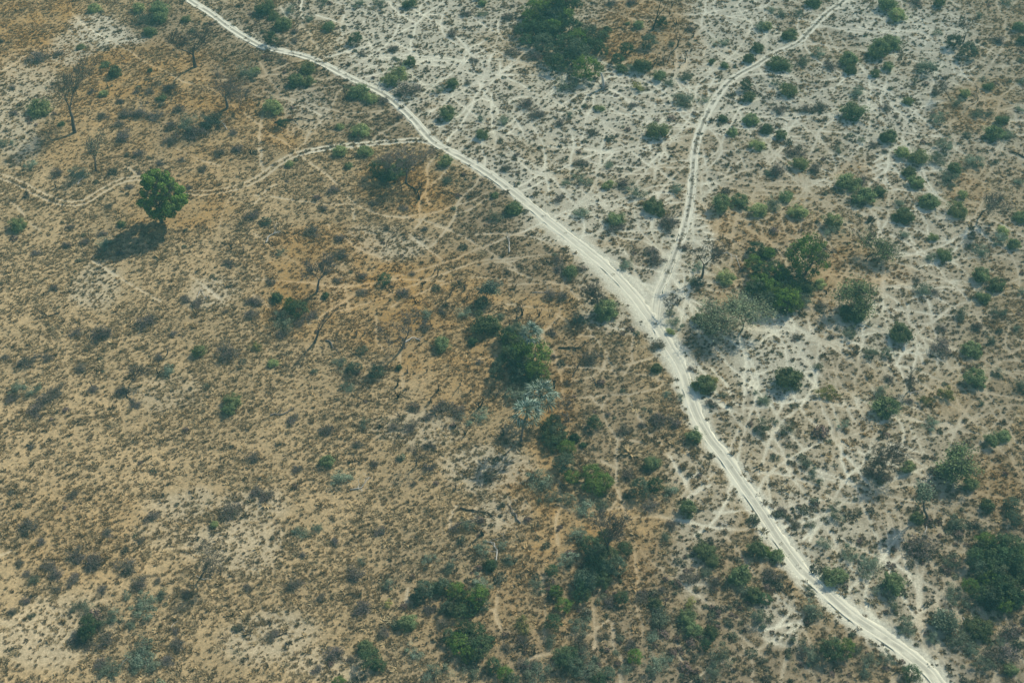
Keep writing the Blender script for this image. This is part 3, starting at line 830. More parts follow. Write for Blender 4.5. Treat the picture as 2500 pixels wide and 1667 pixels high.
bt('bare_tree', 1, 1635, 740, 1680, 590, 100, 'spindly dead sapling beside the crooked pinkish bare tree', 15, mat='greybark', levels=4, haze_twigs=200, thick=.7)
bt('bare_tree', 2, 1040, 1250, 1070, 1010, 250, 'bare branched tree rising out of the dark round clump below the road junction', 16, mat='greybark', haze_twigs=900, trunk=.13)
bt('bare_tree', 2, 930, 1230, 940, 1030, 160, 'thin bare pale tree at the heart of the dark round clump', 17, mat='greybark', levels=5, haze_twigs=500, trunk=.13)
bt('dead_snag', 3, 990, 205, 1072, -15, 60, 'tall dark leaning dead trunk reaching the top edge of the orange clearing', 18, mat='burnt', levels=3, haze_twigs=0, trunk=.62, spread=.3, side=.2)
bt('dead_snag', 3, 1160, 320, 1200, 130, 120, 'dark dead tree with three upright prongs at the rim of the orange clearing', 19, mat='burnt', levels=4, haze_twigs=60, trunk=.3, spread=.35)
bt('bare_tree', 4, 1490, 1475, 1590, 1270, 200, 'bare dark tree with a wide dense grey twig crown beside an ochre patch', 20, mat='bark', leaf='B', leafn=300, leafsize=.2, haze_twigs=1700)
bt('bare_tree', 6, 430, 455, 455, 200, 230, 'slender bare tree with a pinkish twig crown on the orange slope', 21, mat='greybark', haze_twigs=1000)
bt('bare_tree', 6, 415, 800, 500, 570, 170, 'leaning dead tree with a bare hooked limb below the slender bare tree', 22, mat='bark', levels=4, haze_twigs=150, trunk=.35)
bt('bare_tree', 6, 1015, 835, 990, 560, 290, 'low spreading bare tree with many crooked limbs from one dark foot', 23, mat='greybark', trunk=.14, haze_twigs=1000, spread=.8)
bt('bare_tree', 6, 1340, 485, 1380, 345, 100, 'upright brushy bare sapling on the orange slope left of the leafy strip', 24, mat='bark', levels=5, haze_twigs=300, leaf='Y', leafn=120, leafsize=.18, trunk=.15, spread=.4)
bt('bare_tree', 6, 905, 145, 975, 30, 80, 'thin dark leaning sapling above the ashy white patch', 25, mat='bark', levels=3, haze_twigs=80, thick=.7)
bt('bare_tree', 7, 612, 575, 580, 380, 180, 'crooked dark bare tree leaning over the grey-green bush beside the road', 26, mat='bark', haze_twigs=500, trunk=.18)
bt('bare_tree', 7, 1108, 612, 1122, 490, 95, 'small bare tree just beside the fork of the two tracks', 27, mat='greybark', levels=5, haze_twigs=250, thick=.8)
bt('bare_tree', 7, 1325, 355, 1400, 95, 210, 'bare grey tree with a long bent trunk at the near side of the thicket', 28, mat='bark', haze_twigs=1600, trunk=.16)
bt('feathery_tree', 7, 1415, 735, 1480, 495, 300, 'pale feathery green tree with dark limbs, nearer the road fork of the twin pair', 29, mat='bark', leaf='F', leafn=3600, leafsize=.22, haze_twigs=900, trunk=.11, spread=.8)
bt('feathery_tree', 7, 1590, 735, 1690, 475, 270, 'pale feathery green leaning tree, farther from the road fork of the twin pair', 30, mat='bark', leaf='F', leafn=3600, leafsize=.22, haze_twigs=900, trunk=.16)
bt('feathery_tree', 8, 700, 240, 810, 40, 240, 'leaning forked tree with a thin green crown above the flat-topped tree', 31, mat='bark', leaf='M', leafn=1800, leafsize=.24, haze_twigs=700, trunk=.13)
bt('bare_tree', 8, 640, 112, 650, 40, 80, 'tiny bare dark tree on the pale bank behind the leaning forked tree', 32, mat='bark', levels=4, haze_twigs=60)
bt('bare_tree', 8, 815, 1565, 905, 1385, 260, 'dark bare tree leaning away just below the big round green bush', 33, mat='bark', haze_twigs=900, trunk=.16)
bt('bare_tree', 11, 690, 690, 775, 420, 230, 'bare tree with a pinkish twig crown standing over the dark thicket', 34, mat='bark', haze_twigs=1500, trunk=.16)
bt('bare_tree', 11, 1070, 1045, 1125, 945, 70, 'short dark leaning dead trunk with a tuft of twigs among bushes', 35, mat='bark', levels=3, haze_twigs=40, trunk=.6)
bt('feathery_tree', 12, 1135, 440, 1105, 195, 120, 'thin tree with a bent trunk and small grey crown on the brown slope', 36, mat='bark', levels=5, leaf='B', leafn=1100, leafsize=.26, haze_twigs=200, trunk=.5)
bt('feathery_tree', 12, 1400, 120, 1380, -90, 240, 'green leaning tree with layered crown beside the rusty brown patch', 37, mat='bark', leaf='M', leafn=3600, leafsize=.28, haze_twigs=300, trunk=.16)
bt('feathery_tree', 8, 650, 540, 655, 320, 245, 'wide flat-topped grey-green tree beside the pale footpath', 38, mat='bark', leaf='M', leafn=3600, leafsize=.28, haze_twigs=400, trunk=.08, spread=.95)
bt('bare_tree', 4, 1380, 290, 1395, 140, 110, 'bare dark tree behind two bushes near the top', 39, mat='bark', levels=5, haze_twigs=300)
bt('bare_tree', 4, 1300, 690, 1250, 570, 140, 'low bare branching tree on the yellow patch near the top', 40, mat='bark', levels=5, haze_twigs=300, trunk=.12, spread=.9)
bt('bare_tree', 4, 1480, 690, 1450, 590, 90, 'second low bare tree on the yellow patch, with a bent trunk', 41, mat='bark', levels=4, haze_twigs=150, trunk=.18)
bt('bare_tree', 8, 1010, 1130, 1020, 1000, 110, 'twisted dead tree above a pale curved branch', 42, mat='bark', levels=5, haze_twigs=500, trunk=.13)
bt('feathery_tree', 12, 1245, 1150, 1240, 1050, 150, 'grey-green feathery tree below the brown slope near the edge thicket', 43, mat='bark', leaf='B', leafn=2400, leafsize=.28, haze_twigs=300, trunk=.13)
bt('feathery_tree', 6, 1595, 520, 1615, 355, 130, 'upright brushy grey-green tree at the top of the leafy strip', 44, mat='bark', leaf='B', leafn=1800, leafsize=.22, haze_twigs=600, trunk=.15, spread=.4)
bt('bare_tree', 2, 710, 250, 712, 180, 40, 'small dead stem sticking up behind a dark green bush', 45, mat='bark', levels=2, haze_twigs=40)
bt('bare_tree', 10, 1375, 700, 1420, 610, 130, 'small dark dead tree with upturned arms beside the twisted white branch', 46, mat='burnt', levels=4, haze_twigs=200, trunk=.15, spread=.7)
bt('bare_tree', 10, 1110, 90, 1120, -50, 150, 'dark spiky bare shrub-like tree on the pale sandy patch', 47, mat='bark', levels=4, haze_twigs=500, trunk=.05, spread=.9)
bt('bare_tree', 7, 420, 1330, 400, 1210, 150, 'thin straw-coloured bare tree beside the pair of palms', 48, mat='greybark', levels=5, haze_twigs=500, trunk=.15, spread=.8)
bt('bare_tree', 9, 1370, 850, 1420, 650, 240, 'very wide low bare shrub tree with pale twigs on straw grass', 49, mat='bark', levels=5, haze_twigs=2200, trunk=.05, spread=1.0)
bt('bare_tree', 5, 900, 1070, 960, 950, 140, 'brushy bare grey tree leaning over a hooked dark twig pile', 50, mat='bark', levels=5, haze_twigs=900, trunk=.1)

# --- dense green trees
def dense_tree(base, wpx, hpx, proto, mat, label, name='leafy_tree', rz=0.0, group=None):
    x, y = ground(*base)
    s, sg, sv = scale_at(*base)
    W = wpx / s / 2.1
    H = (hpx - 0.30 * wpx * sg / s) / sv / 2.0
    root = empty(name, (x, y, zat(x, y)), rz, (W, W, H))
    tag(root, label, 'tree', group)
    t, l, c = DENSE[proto]
    for nm, me, m in (('trunk', t, None), ('limbs', l, None), ('crown', c, mat)):
        o = obj(nm, me, None, root)
        if m:
            if not me.materials:
                me.materials.append(m)
            o.material_slots[0].link = 'OBJECT'
            o.material_slots[0].material = m
    return root
# the lone green tree gets a crown of its own
def lone_tree():
    base = (395, 543)
    x, y = ground(*base)
    s, sg, sv = scale_at(*base)
    g = np.random.default_rng(4)
    sk = Skel(77)
    sk.branch(Vector((0, 0, -0.2)), Vector((0, 0, 1)), 4.5, 0.55, 0, 5, spread=0.6, wob=0.12, up=0.1, kids=(3, 4), ratio=0.68, side=0.5)
    sk.fit(16.2, 9.8)
    root = tag(empty('leafy_tree', (x, y, zat(x, y))), 'lone bright green tree with a tall full crown and a long teal shadow', 'tree')
    vs, fs = tubes(sk.b, 0.03, lambda l: l <= 1); obj('trunk', mesh_py('trunk', vs, fs), M['bark'], root)
    vs, fs = tubes(sk.b, 0.03, lambda l: l > 1); obj('limbs', mesh_py('limbs', vs, fs), M['bark'], root)
    C, Od, T = [], [], []
    # crown envelope: pear shaped, shoulder lower on the right
    lob = []
    tries = 0
    while len(lob) < 90 and tries < 6000:
        tries += 1
        z = g.uniform(3.2, 16.4)
        rmax = np.interp(z, [3.2, 5.5, 8, 11, 14, 16, 17.5], [2.0, 4.6, 5.7, 5.2, 3.9, 2.5, 0.8])
        a = g.uniform(0, 6.283); q = rmax * g.uniform(0.55, 1.0)
        cx = 1.3 + q * math.cos(a) + (1.6 if math.cos(a) > 0.2 and 6 < z < 11 else 0)
        c = np.array([cx, q * math.sin(a), z])
        if all(np.linalg.norm(c - l) > 1.35 for l in lob):
            lob.append(c)
    for c0 in lob:
        R = g.uniform(0.8, 1.45); tb = g.uniform(0.15, 0.85)
        k = int(150 * R)
        dd = g.normal(size=(k, 3)); dd /= np.linalg.norm(dd, axis=1)[:, None]
        dd[:, 2] = dd[:, 2] * 0.8 + 0.1
        C.append(c0 + dd * R * np.cbrt(g.uniform(0.3, 1, (k, 1)))); Od.append(dd); T.append(np.full(k, tb))
    C, Od, T = np.concatenate(C), np.concatenate(Od), np.concatenate(T)
    obj('crown', leaves('crown', C, 0.33, g, Od, 1.4, T), M['L'], root)
lone_tree()
def dt(t, bx, by, w, h, p, mat, label, rz=0.0, name='leafy_tree'):
    dense_tree(tp(t, bx, by), w / 2.8, h / 2.8, p, M[mat], label, name, rz)
dt(8, 290, 335, 300, 320, 0, 'L', 'round dark green tree, tallest of the thicket beyond the road fork', 0.4)
dt(3, 395, 100, 230, 240, 1, 'D', 'tall dark tree with a bare trunk foot where the grove meets the top edge')

# --- bushes and small trees: kind, tile, x, y, width (in tile pixels)
BUSH = {
1: "G650,50,90 G950,55,90 M1100,60,110 M1095,115,90 B1000,125,120 G1275,130,60 M1035,215,90 G555,320,50 M725,440,60 M790,490,90 K265,390,140 K400,365,70 B1710,485,130 G275,730,130 G710,640,60 K85,595,50 M1025,480,35 M1110,670,60 B20,980,90 K385,1180,90 B540,1185,120 B215,1130,80 K185,1340,50 K860,780,90 K965,770,100 K1075,790,100 K850,920,110 K1160,860,80 K1225,745,80 K705,790,70 K810,850,70 K1170,950,100 B1300,840,140 B1420,830,110 B1490,800,90 K1330,900,120 K1600,900,70 K1500,1040,80 K1630,1010,90 K960,1040,90 K1100,1110,60 K1240,1090,60 K1380,1150,70 G130,1530,90 K750,1410,50 K890,1280,60 K1720,1470,100 M835,1530,60 K630,620,60 K830,690,60 K930,630,50 K1020,625,60 K1150,600,80 K100,770,60 M420,850,40 K1290,1280,50",
2: "M90,50,110 M140,110,70 M200,160,90 D125,260,110 B250,60,70 B375,125,60 M515,185,90 B480,15,60 B720,20,80 B860,25,90 M1070,20,80 D700,260,100 G5,480,60 G370,460,100 M290,550,110 G370,555,80 M720,620,130 G805,665,90 G970,510,150 K1060,610,150 G1070,420,80 M1355,570,90 B1265,610,80 M1330,770,115 G130,730,130 G590,865,60 G735,890,130 G590,1030,80 G760,1030,90 M650,1130,60 G245,1120,55 K530,1300,80 G1310,1100,90 B1320,1230,90 M1555,920,80 K990,800,50 B1560,95,60 M1560,20,50 K1450,95,70 K1355,230,80 K945,335,70 K1500,410,70 K1460,570,50 B1710,820,90 B1550,810,50 K1730,1150,80 K470,1420,60 M1650,1330,60 M1770,1430,90 B1650,1480,90 K740,365,60 K820,1390,60 K190,415,60 D860,1150,150 D960,1180,170 D1020,1130,120 D900,1210,110 K1740,110,90 K280,280,50 K280,210,60 D200,840,90 K880,690,80 K1020,1420,60",
3: "D210,110,160 D300,190,160 D390,120,140 D350,30,140 D480,260,150 D420,400,130 D190,200,120 D100,200,100 D300,370,120 D600,300,110 D200,60,180 D330,110,200 D260,220,180 D430,190,170 D560,230,170 D540,300,120 D390,300,150 D470,340,150 D330,430,140 L540,460,200 D130,270,100 D240,290,130 D150,120,130 D280,10,140 D640,340,100 M680,200,60 M650,240,80 K180,390,90 D805,330,100 D745,400,90 M780,470,80 M920,450,120 D960,280,130 M890,170,70 D1050,150,90 B860,470,80 B400,570,140 M1040,520,90 B1095,560,80 B1225,515,90 B1200,680,150 B1340,680,60 Y885,590,70 K860,715,70 G625,735,55 B420,790,60 K130,710,90 K200,780,110 G1020,890,130 K585,900,80 K350,840,70 K500,1110,90 B690,1130,70 B405,1250,70 B510,1225,100 G685,1260,80 K795,1250,90 B880,1310,110 B1155,1280,90 M1000,1410,130 K350,1360,60 B505,1450,110 M730,1500,100 K1100,1510,120 M40,1420,100 B1730,180,110 M1705,325,90 M1640,400,80 B1465,290,80 M1395,420,50 M1480,445,50 D1620,580,90 M1645,660,90 M1660,815,100 M1470,810,60 M1530,900,65 G1700,980,110 K1770,880,90 B1780,1180,60 M1460,1390,140 M1590,1370,120 G1710,1430,120 M820,160,35 K60,1060,50 K715,20,80 K850,20,70 K1240,200,60 B1120,300,60 K30,360,100",
4: "M350,10,90 B250,90,60 B65,70,60 B130,90,70 G25,180,80 M185,235,90 M120,430,130 B370,360,100 B285,415,90 K455,450,90 M590,400,110 M605,470,80 M860,30,110 G920,100,110 M790,330,160 M880,290,120 M860,455,85 M770,500,60 B1145,460,130 B1050,555,50 M1210,20,80 K1050,10,100 B1200,225,60 D1310,280,100 D1400,345,140 B1480,110,60 M1750,180,80 M1780,270,70 B1780,550,60 M1550,590,70 B1510,540,50 G180,610,110 B95,570,60 B655,620,110 M615,750,175 K305,750,80 K400,730,100 K120,745,80 G995,690,70 K845,735,70 B1320,690,80 B1480,770,90 G1385,640,70 B1200,810,110 M860,930,110 B680,955,50 B530,1020,60 K770,990,60 K845,1030,50 B1400,920,70 B1250,990,100 M1590,910,120 M1640,820,90 B1560,780,70 B1680,920,90 G960,1040,90 G1070,1070,130 B1200,1080,110 M1005,1170,80 M1050,1240,110 B1280,1210,140 M1320,1150,80 B1450,1100,130 M35,880,90 M130,920,80 K230,1030,110 G260,1120,105 K100,1160,120 K365,1150,100 M575,1240,140 K690,1230,90 M690,1340,140 M800,1300,80 M1140,1370,110 G1330,1430,140 G1365,1330,75 M965,1470,130 B940,1390,80 M170,1340,80 B75,1390,110 G240,1440,110 G480,1510,120 G5,1440,60 M1770,1480,90 B1760,1240,60 B1770,740,60 B1670,20,70 B1770,410,50 K1610,270,80 K1190,640,70",
5: "K1000,660,130 K700,740,160 K515,730,70 G1365,860,90 K330,900,70 K190,925,120 K40,900,60 B140,1110,110 B225,1120,90 K85,1180,80 K380,1130,120 K310,1190,100 K250,1260,110 K560,970,80 K840,1130,90 K920,1220,80 B1160,980,100 K1090,900,60 G1595,1190,120 M1580,1250,100 K1570,860,130 K460,130,70 K700,60,70 B740,120,110 K580,110,60 K1350,530,100 K1540,590,40 K1270,500,70 K1560,260,80 K1720,520,90 K1720,600,90 M130,20,80 Y1750,830,60 K640,1120,60 K210,1510,50 K480,10,60 K250,190,60 K370,430,70 K1190,740,50 K820,190,50",
6: "B180,185,60 K400,40,100 K590,90,70 K590,200,90 D895,365,90 K740,345,70 K1030,455,100 K740,450,80 D490,480,50 D160,490,80 D310,570,150 D250,540,100 K390,620,90 B190,660,150 K320,670,70 G130,940,60 B600,940,90 B740,850,80 D690,970,90 D840,1000,120 D990,970,45 B1180,610,90 K1290,600,60 B1430,590,80 D1560,530,110 M1590,680,160 B1690,620,60 M1290,810,110 D1730,760,150 D1740,880,140 D1670,940,90 D1660,1010,90 K1160,690,90 K500,1390,120 B760,1350,70 K710,1500,70 K960,1380,80 K1080,1370,90 K1200,1500,80 B1540,1300,120 K1090,1240,90 K1300,1240,130 K1390,1280,100 B640,1110,90 K270,1320,80 Y20,840,60 K30,520,80 K210,740,80 K1540,930,60 K1190,1310,70 K110,390,60 K1080,330,40 K1160,20,50 K910,20,50 K570,370,60 D1500,790,60",
7: "D20,780,120 D70,800,110 D110,860,120 D120,960,130 D60,940,130 D180,1040,110 D20,870,120 D320,1330,110 D370,1440,110 D310,1480,110 D260,1370,100 D60,720,140 D30,800,120 L170,890,235 L190,1000,180 D80,1010,150 B60,1150,150 K340,230,70 K350,290,90 M430,320,90 M670,570,150 K290,480,100 K360,490,90 B490,640,80 B800,270,80 K980,180,90 K1020,230,110 B1300,280,80 B1290,380,100 G1490,350,110 M1330,640,110 B1110,595,60 B1140,660,90 G1110,725,50 K1020,810,90 Y1370,1050,90 M1340,1085,120 M1010,970,75 D590,1340,110 M1270,1440,100 B1740,1190,80 B1720,1370,120 D1690,150,120 D1780,180,90 L1720,380,150 D1660,420,110 K560,900,120 B1090,1150,60 B1180,1170,50 K690,1290,40 K1030,1320,120 K1140,1350,90 K790,1400,90 D330,1400,140 L400,1520,120 D460,1450,70 D510,1500,50 K1390,1220,70 B1470,1160,40 B1690,1140,40 K1250,980,40 K295,735,60 K910,1360,60 K740,10,100 K1100,10,110 K500,300,70 K400,1080,50 K1200,150,60 D270,1440,100",
8: "D-60,250,130 D-20,310,150 D30,520,150 D-30,420,150 D90,280,120 D170,560,120 D150,430,130 D200,440,120 D40,370,110 D150,350,110 D240,540,90 D30,200,80 D60,430,150 L150,500,180 D120,330,140 D210,320,120 D90,380,120 M290,410,130 B290,500,110 G390,400,80 B470,30,100 K400,540,80 B970,60,60 G1165,80,60 M1240,200,100 B1150,210,70 B1480,170,110 M1500,330,120 M1600,400,110 M1515,490,90 M1720,130,90 B1610,100,90 G1640,40,80 B1110,430,120 K1180,450,80 K1060,370,60 M600,620,120 B600,740,90 M560,580,80 M650,610,80 M940,730,150 B760,870,100 B850,860,90 K1230,830,150 K1230,700,80 M1430,840,120 B1360,600,110 B1610,580,90 K1480,690,80 M165,1050,165 Y440,1140,120 K1000,1060,60 K1010,1200,60 M850,1240,190 B810,1130,90 Y1120,1190,90 Y1250,1150,130 M1450,1040,140 B1160,1350,110 B560,1360,70 M1650,1440,80 M1560,1470,100 B175,1400,100 B100,1340,50 B15,1190,60 B390,960,70 K470,760,50 B1490,1220,50 B1770,1110,100 B1770,450,60 B1550,790,80 B680,545,40 B1600,1000,80 K240,760,80 B1750,700,60 K860,1050,60",
9: "K200,480,140 K1045,430,95 K1590,390,130 G1470,480,55 K650,720,120 K630,770,90 K520,690,120 K870,770,120 K970,880,130 K1085,870,60 B1110,960,90 B1000,1060,130 B990,990,90 B870,970,60 K330,760,100 K390,810,100 K500,860,90 B240,860,80 K190,820,60 K385,920,60 B550,1050,100 B620,1070,90 B780,1090,100 D620,1170,140 D600,1220,110 B710,1160,110 K730,1270,120 K520,1280,100 K620,1290,90 B900,1170,70 B990,1320,160 B960,1400,150 B940,1460,100 B1050,1450,90 K1210,1310,100 K1150,1410,90 B760,1470,140 K700,1430,100 K500,280,80 K1640,1180,70 B215,1100,50 K1750,260,90 K1730,30,90 K700,930,70 K1200,1210,50 K80,1080,60 K970,590,60 K170,1000,80 K740,540,80 K290,600,60 K130,750,60 K1260,960,60 K1700,910,70",
10: "D1300,900,110 D1420,980,110 D1480,1060,110 D1320,1050,100 D1560,1280,120 D1460,1290,130 M500,50,85 B620,170,140 K300,110,60 K90,290,100 B320,545,90 B430,500,80 B740,730,60 K690,820,110 B920,880,80 K730,1050,120 K460,980,70 Y910,1030,60 M1050,1150,120 D1170,920,140 D1130,960,100 M1260,910,90 D1390,940,140 D1540,970,150 D1560,1030,100 D1400,1070,120 B1560,890,120 B1190,720,80 B1340,770,90 K860,530,70 B1450,500,90 K1370,510,80 D1440,1200,130 D1510,1210,130 D1400,1290,150 D1540,1330,160 D1470,1370,120 D1600,1280,110 D1640,1440,110 B1480,1470,130 D1720,1500,120 D800,1400,160 M770,1320,110 K540,1370,130 K660,1400,70 K130,1240,90 D580,1555,90 K880,1220,90 K820,70,60 K1190,100,80 K1090,210,50 K330,690,50 B1560,640,100 D1620,760,80 B1730,720,90 B1700,620,70 K1200,1060,100 B1100,1370,90 K1290,1170,90 B1230,1490,120 K1720,1330,80 K430,1470,70 D860,1440,90 K290,900,110 K550,600,60 D1330,1240,90",
11: "D560,620,140 D600,760,140 D700,700,140 D560,820,130 D640,850,120 D500,900,110 D420,1360,120 D450,1450,130 D620,1540,110 D385,60,140 L440,160,120 L570,130,140 L660,190,150 L590,230,130 B200,190,150 B400,310,100 B530,350,120 B640,350,100 M980,60,120 D900,230,130 D1000,210,120 B1130,250,100 K820,140,100 M1220,370,120 B280,300,90 B490,560,140 B400,730,110 D300,800,90 D600,680,170 D660,560,100 D800,640,120 D740,760,160 D540,860,170 D510,960,120 D660,780,130 D330,940,90 L380,1030,110 D310,1150,130 B500,1170,140 D780,980,90 B290,1280,90 D380,1390,140 B510,1370,130 B560,1480,150 D680,1500,110 D870,1380,100 B1000,1450,150 B1080,1390,90 M1010,1030,80 B1040,1120,150 B990,1250,100 M1350,670,120 M1400,730,90 B1360,810,80 M1570,830,140 M1680,960,110 B1600,920,80 Y1250,1010,80 M1220,1120,110 M1260,1200,100 M1390,1220,90 D1350,1300,90 B1460,1400,150 B1400,1480,110 M1700,650,130 B1760,690,90 Y110,1160,130 K100,1290,110 K140,1440,140 B1710,1140,150 K1240,840,110 K1410,880,90 K490,1280,120 K980,350,110 K1110,490,80 B1080,560,80 K1060,930,60 K930,980,90 K640,1250,60 B800,1480,70 B200,900,80 B200,1490,170 D30,1540,100 K700,1010,80 K830,1300,90",
12: "D1600,620,160 D1560,770,160 D1700,720,180 D1480,780,150 D1780,700,150 D1620,950,160 D1750,900,160 D1560,980,150 G990,90,100 B310,70,80 B340,140,60 B395,185,60 B80,20,50 M1420,200,90 M1530,350,90 D1700,340,120 D1710,430,110 B1330,470,120 M1060,430,90 K1080,620,180 B500,410,110 B420,620,100 B590,680,100 B730,740,130 B700,820,80 M500,840,140 M890,890,160 B830,920,120 L20,670,90 M100,700,100 K60,820,110 D20,990,90 B340,1060,140 B320,910,45 L560,1320,150 D470,1330,170 B640,1330,80 B740,1420,100 B850,1400,110 D1020,1500,140 D1500,640,200 D1600,700,220 D1700,620,210 D1540,850,190 D1650,900,230 D1750,800,190 D1440,700,140 L1520,590,120 D1420,900,130 D1640,1030,190 D1720,980,160 M1490,1190,160 D1600,790,200 D1480,960,130 B1330,1260,160 B1400,1010,110 K1680,1210,150 B1300,740,80 B1500,510,70 B900,1060,100 B960,1160,110 B290,1310,120 B330,1400,110 K140,390,80 K220,480,80 B330,490,80 M1700,1480,90 K740,120,110 K830,160,110 B1000,1220,90 B1160,1240,90 K1660,1350,170 B1440,1330,110 B1310,960,120 K1560,1400,120 B700,1500,80 B1500,1440,110 B1620,1290,90",
}
LAND = [  # landmark pixels (2352-wide) and phrase
 (1500,735,'the fork of the sand road'),(1005,330,'the junction with the faint track'),(375,440,'the lone green tree'),(440,110,'the stout bare tree'),
 (165,240,'the tall leaning bare tree'),(215,350,'the small thin dark tree'),(520,200,'the crooked pinkish tree'),(1300,100,'the dark grove'),(1520,60,'the tall dark snag'),
 (1220,765,'the single palm'),(1225,930,'the pair of palms'),(1850,575,'the tallest thicket tree'),(1700,705,'the twin feathery trees'),(625,540,'the white forked log'),
 (735,620,'the slender bare tree'),(920,770,'the low spreading bare tree'),(830,1115,'the bleached forked branch'),(910,385,'the dark round clump'),(1388,190,'the white root stump'),
 (1970,650,'the flat-topped tree'),(2275,455,'the wide twig-crowned tree'),(2030,1010,'the dark leaning bare tree'),(2290,1290,'the edge thicket'),(1430,1210,'the pink-crowned bare tree'),
 (1135,1265,'the twisted white branch'),(1350,1095,'the bright lobed bush clump'),(1600,330,'the bend of the branch track'),(1930,10,'the top of the branch track'),
 (2140,1540,'the foot of the sand road'),(450,10,'the top of the sand road'),(472,1300,'the very wide bare shrub'),(215,1440,'the dark green-topped bush'),(640,950,'the long grey log'),
 (110,720,'the dark forked log'),(1170,560,'the pale standing snag'),(1970,250,'the dark-shadowed round bush'),(2300,60,'the far sandy clearing'),(2070,200,'the white-path bush pair'),
 (1805,870,'the blue-shadowed round bush'),(2280,1080,'the rusty brown patch'),(1920,1470,'the two-toned round bush'),(1640,1040,'the long bend of the sand road'),(760,60,'the crossing paths'),
 (295,880,'the hooked twig pile'),(700,1530,'the bare shrub by a pale patch'),(60,1190,'the shrub in yellow grass'),(2120,900,'the curved pale branch'),(1660,1440,'the diagonal path'),(1080,1480,'the dark bottom clump'),
]
ORD = ['closest', '2nd closest', '3rd closest'] + ['%dth closest' % i for i in range(4, 60)]
NAMES = {'G': ('leafy_bush', 'pale green leafy bush', 'bush', 'pale green bushes dotted over the plain'),
         'M': ('leafy_bush', 'mid green rounded bush', 'bush', 'green bushes dotted over the plain'),
         'Y': ('leafy_bush', 'olive yellow bush', 'bush', 'olive bushes'),
         'B': ('grey_bush', 'grey-green open bush', 'bush', 'grey-green bushes dotted over the plain'),
         'D': ('dark_tree', 'dark green dense tree', 'tree', 'dark green trees of the thickets'),
         'L': ('dark_tree', 'fresh green dense tree', 'tree', 'dark green trees of the thickets'),
         'K': ('dry_shrub', 'dry leafless twiggy shrub', 'shrub', 'dry twiggy shrubs in the grass')}
import re
items = []
for t, s_ in BUSH.items():
    for tok in s_.split():
        k = tok[0]
        x_, y_, w_ = map(float, tok[1:].split(','))
        if k == 'D' and w_ > 185:
            w_ *= 0.74
        u, v = tp(t, x_, y_)
        items.append([k, u, v, w_ / 2.8])
# relation of each to its closest landmark, ranked so that every phrase points at one bush
groups = {}
for it in items:
    k, u, v, w = it
    best = min(LAND, key=lambda L: (L[0] * K2 - u) ** 2 + ((L[1] * K2 - v) * 1.25) ** 2)
    du, dv = u - best[0] * K2, (v - best[1] * K2) * 1.25
    if abs(du) > abs(dv):
        side_ = 'left of' if du < 0 else 'right of'
    else:
        side_ = 'above' if dv < 0 else 'below'
    groups.setdefault((k, best[2], side_), []).append((math.hypot(du, dv), it))
for (k, lm, sd), lst in groups.items():
    lst.sort(key=lambda q: q[0])
    for i, (d_, it) in enumerate(lst):
        szw = 'small ' if it[3] < 22 else ('large ' if it[3] > 46 else '')
        it.append('%s%s %s %s%s' % (szw, NAMES[k][1], sd, lm, '' if len(lst) == 1 else ', the ' + ORD[i]))
cr = random.Random(99)
n_d = 0
for i_ in items:
    if len(i_[4].replace('-', ' ').split()) > 15:
        i_[4] = i_[4].replace('dry leafless twiggy shrub', 'dry shrub').replace('dark green dense tree', 'dark tree').replace('grey-green open bush', 'grey-green bush').replace('mid green rounded', 'green').replace('pale green leafy', 'pale green')
for k, u, v, w, label in items:
    nm, _, cat, grp = NAMES[k]
    s, sg, sv = scale_at(u, v)
    if k in 'DL' and w > 30:
        # a small tree: crown centre is seen at v, foot lies lower
        Wm = w / s * cr.uniform(1.05, 1.3)
        Hm = Wm * cr.uniform(0.62, 0.85)
        base = (u, v + Hm * 0.52 * sv * 0.9)
        x, y = ground(*base)
        t_, l_, c_ = DENSE[cr.randrange(5)]
        a = cr.uniform(0, 6.28)
        root = empty(nm, (x, y, zat(x, y) - 0.05), a, (Wm / 2.15, Wm / 2.15, Hm / 2.1))
        for nn, me in (('trunk', t_), ('crown', c_)):
            o = obj(nn, me, None, root)
            if nn == 'crown':
                if not me.materials:
                    me.materials.append(M['D'])
                o.material_slots[0].link = 'OBJECT'
                o.material_slots[0].material = M[cr.choice('DDDEEL') if k == 'D' else 'L']
    else:
        kk = 'M' if k == 'L' else k
        Wm = w / s
        Hm = Wm * {'K': 0.48, 'G': 0.68, 'M': 0.70, 'Y': 0.6, 'B': 0.56, 'D': 0.68}[kk] * cr.uniform(0.85, 1.2)
        base = (u, v + Hm * 0.40 * sv)
        x, y = ground(*base)
        st, fo = cr.choice(PROTO[kk])
        f = 1.55 if kk in 'KBY' else 1.6
        root = empty(nm, (x, y, zat(x, y) - 0.03), cr.uniform(0, 6.28), (Wm / f * cr.uniform(.78, 1.15), Wm / f * cr.uniform(.78, 1.15), Hm / 1.3))
        obj('stems', st, None, root)
        obj('twigs' if kk == 'K' else 'foliage', fo, None, root)
    tag(root, label, cat, grp)

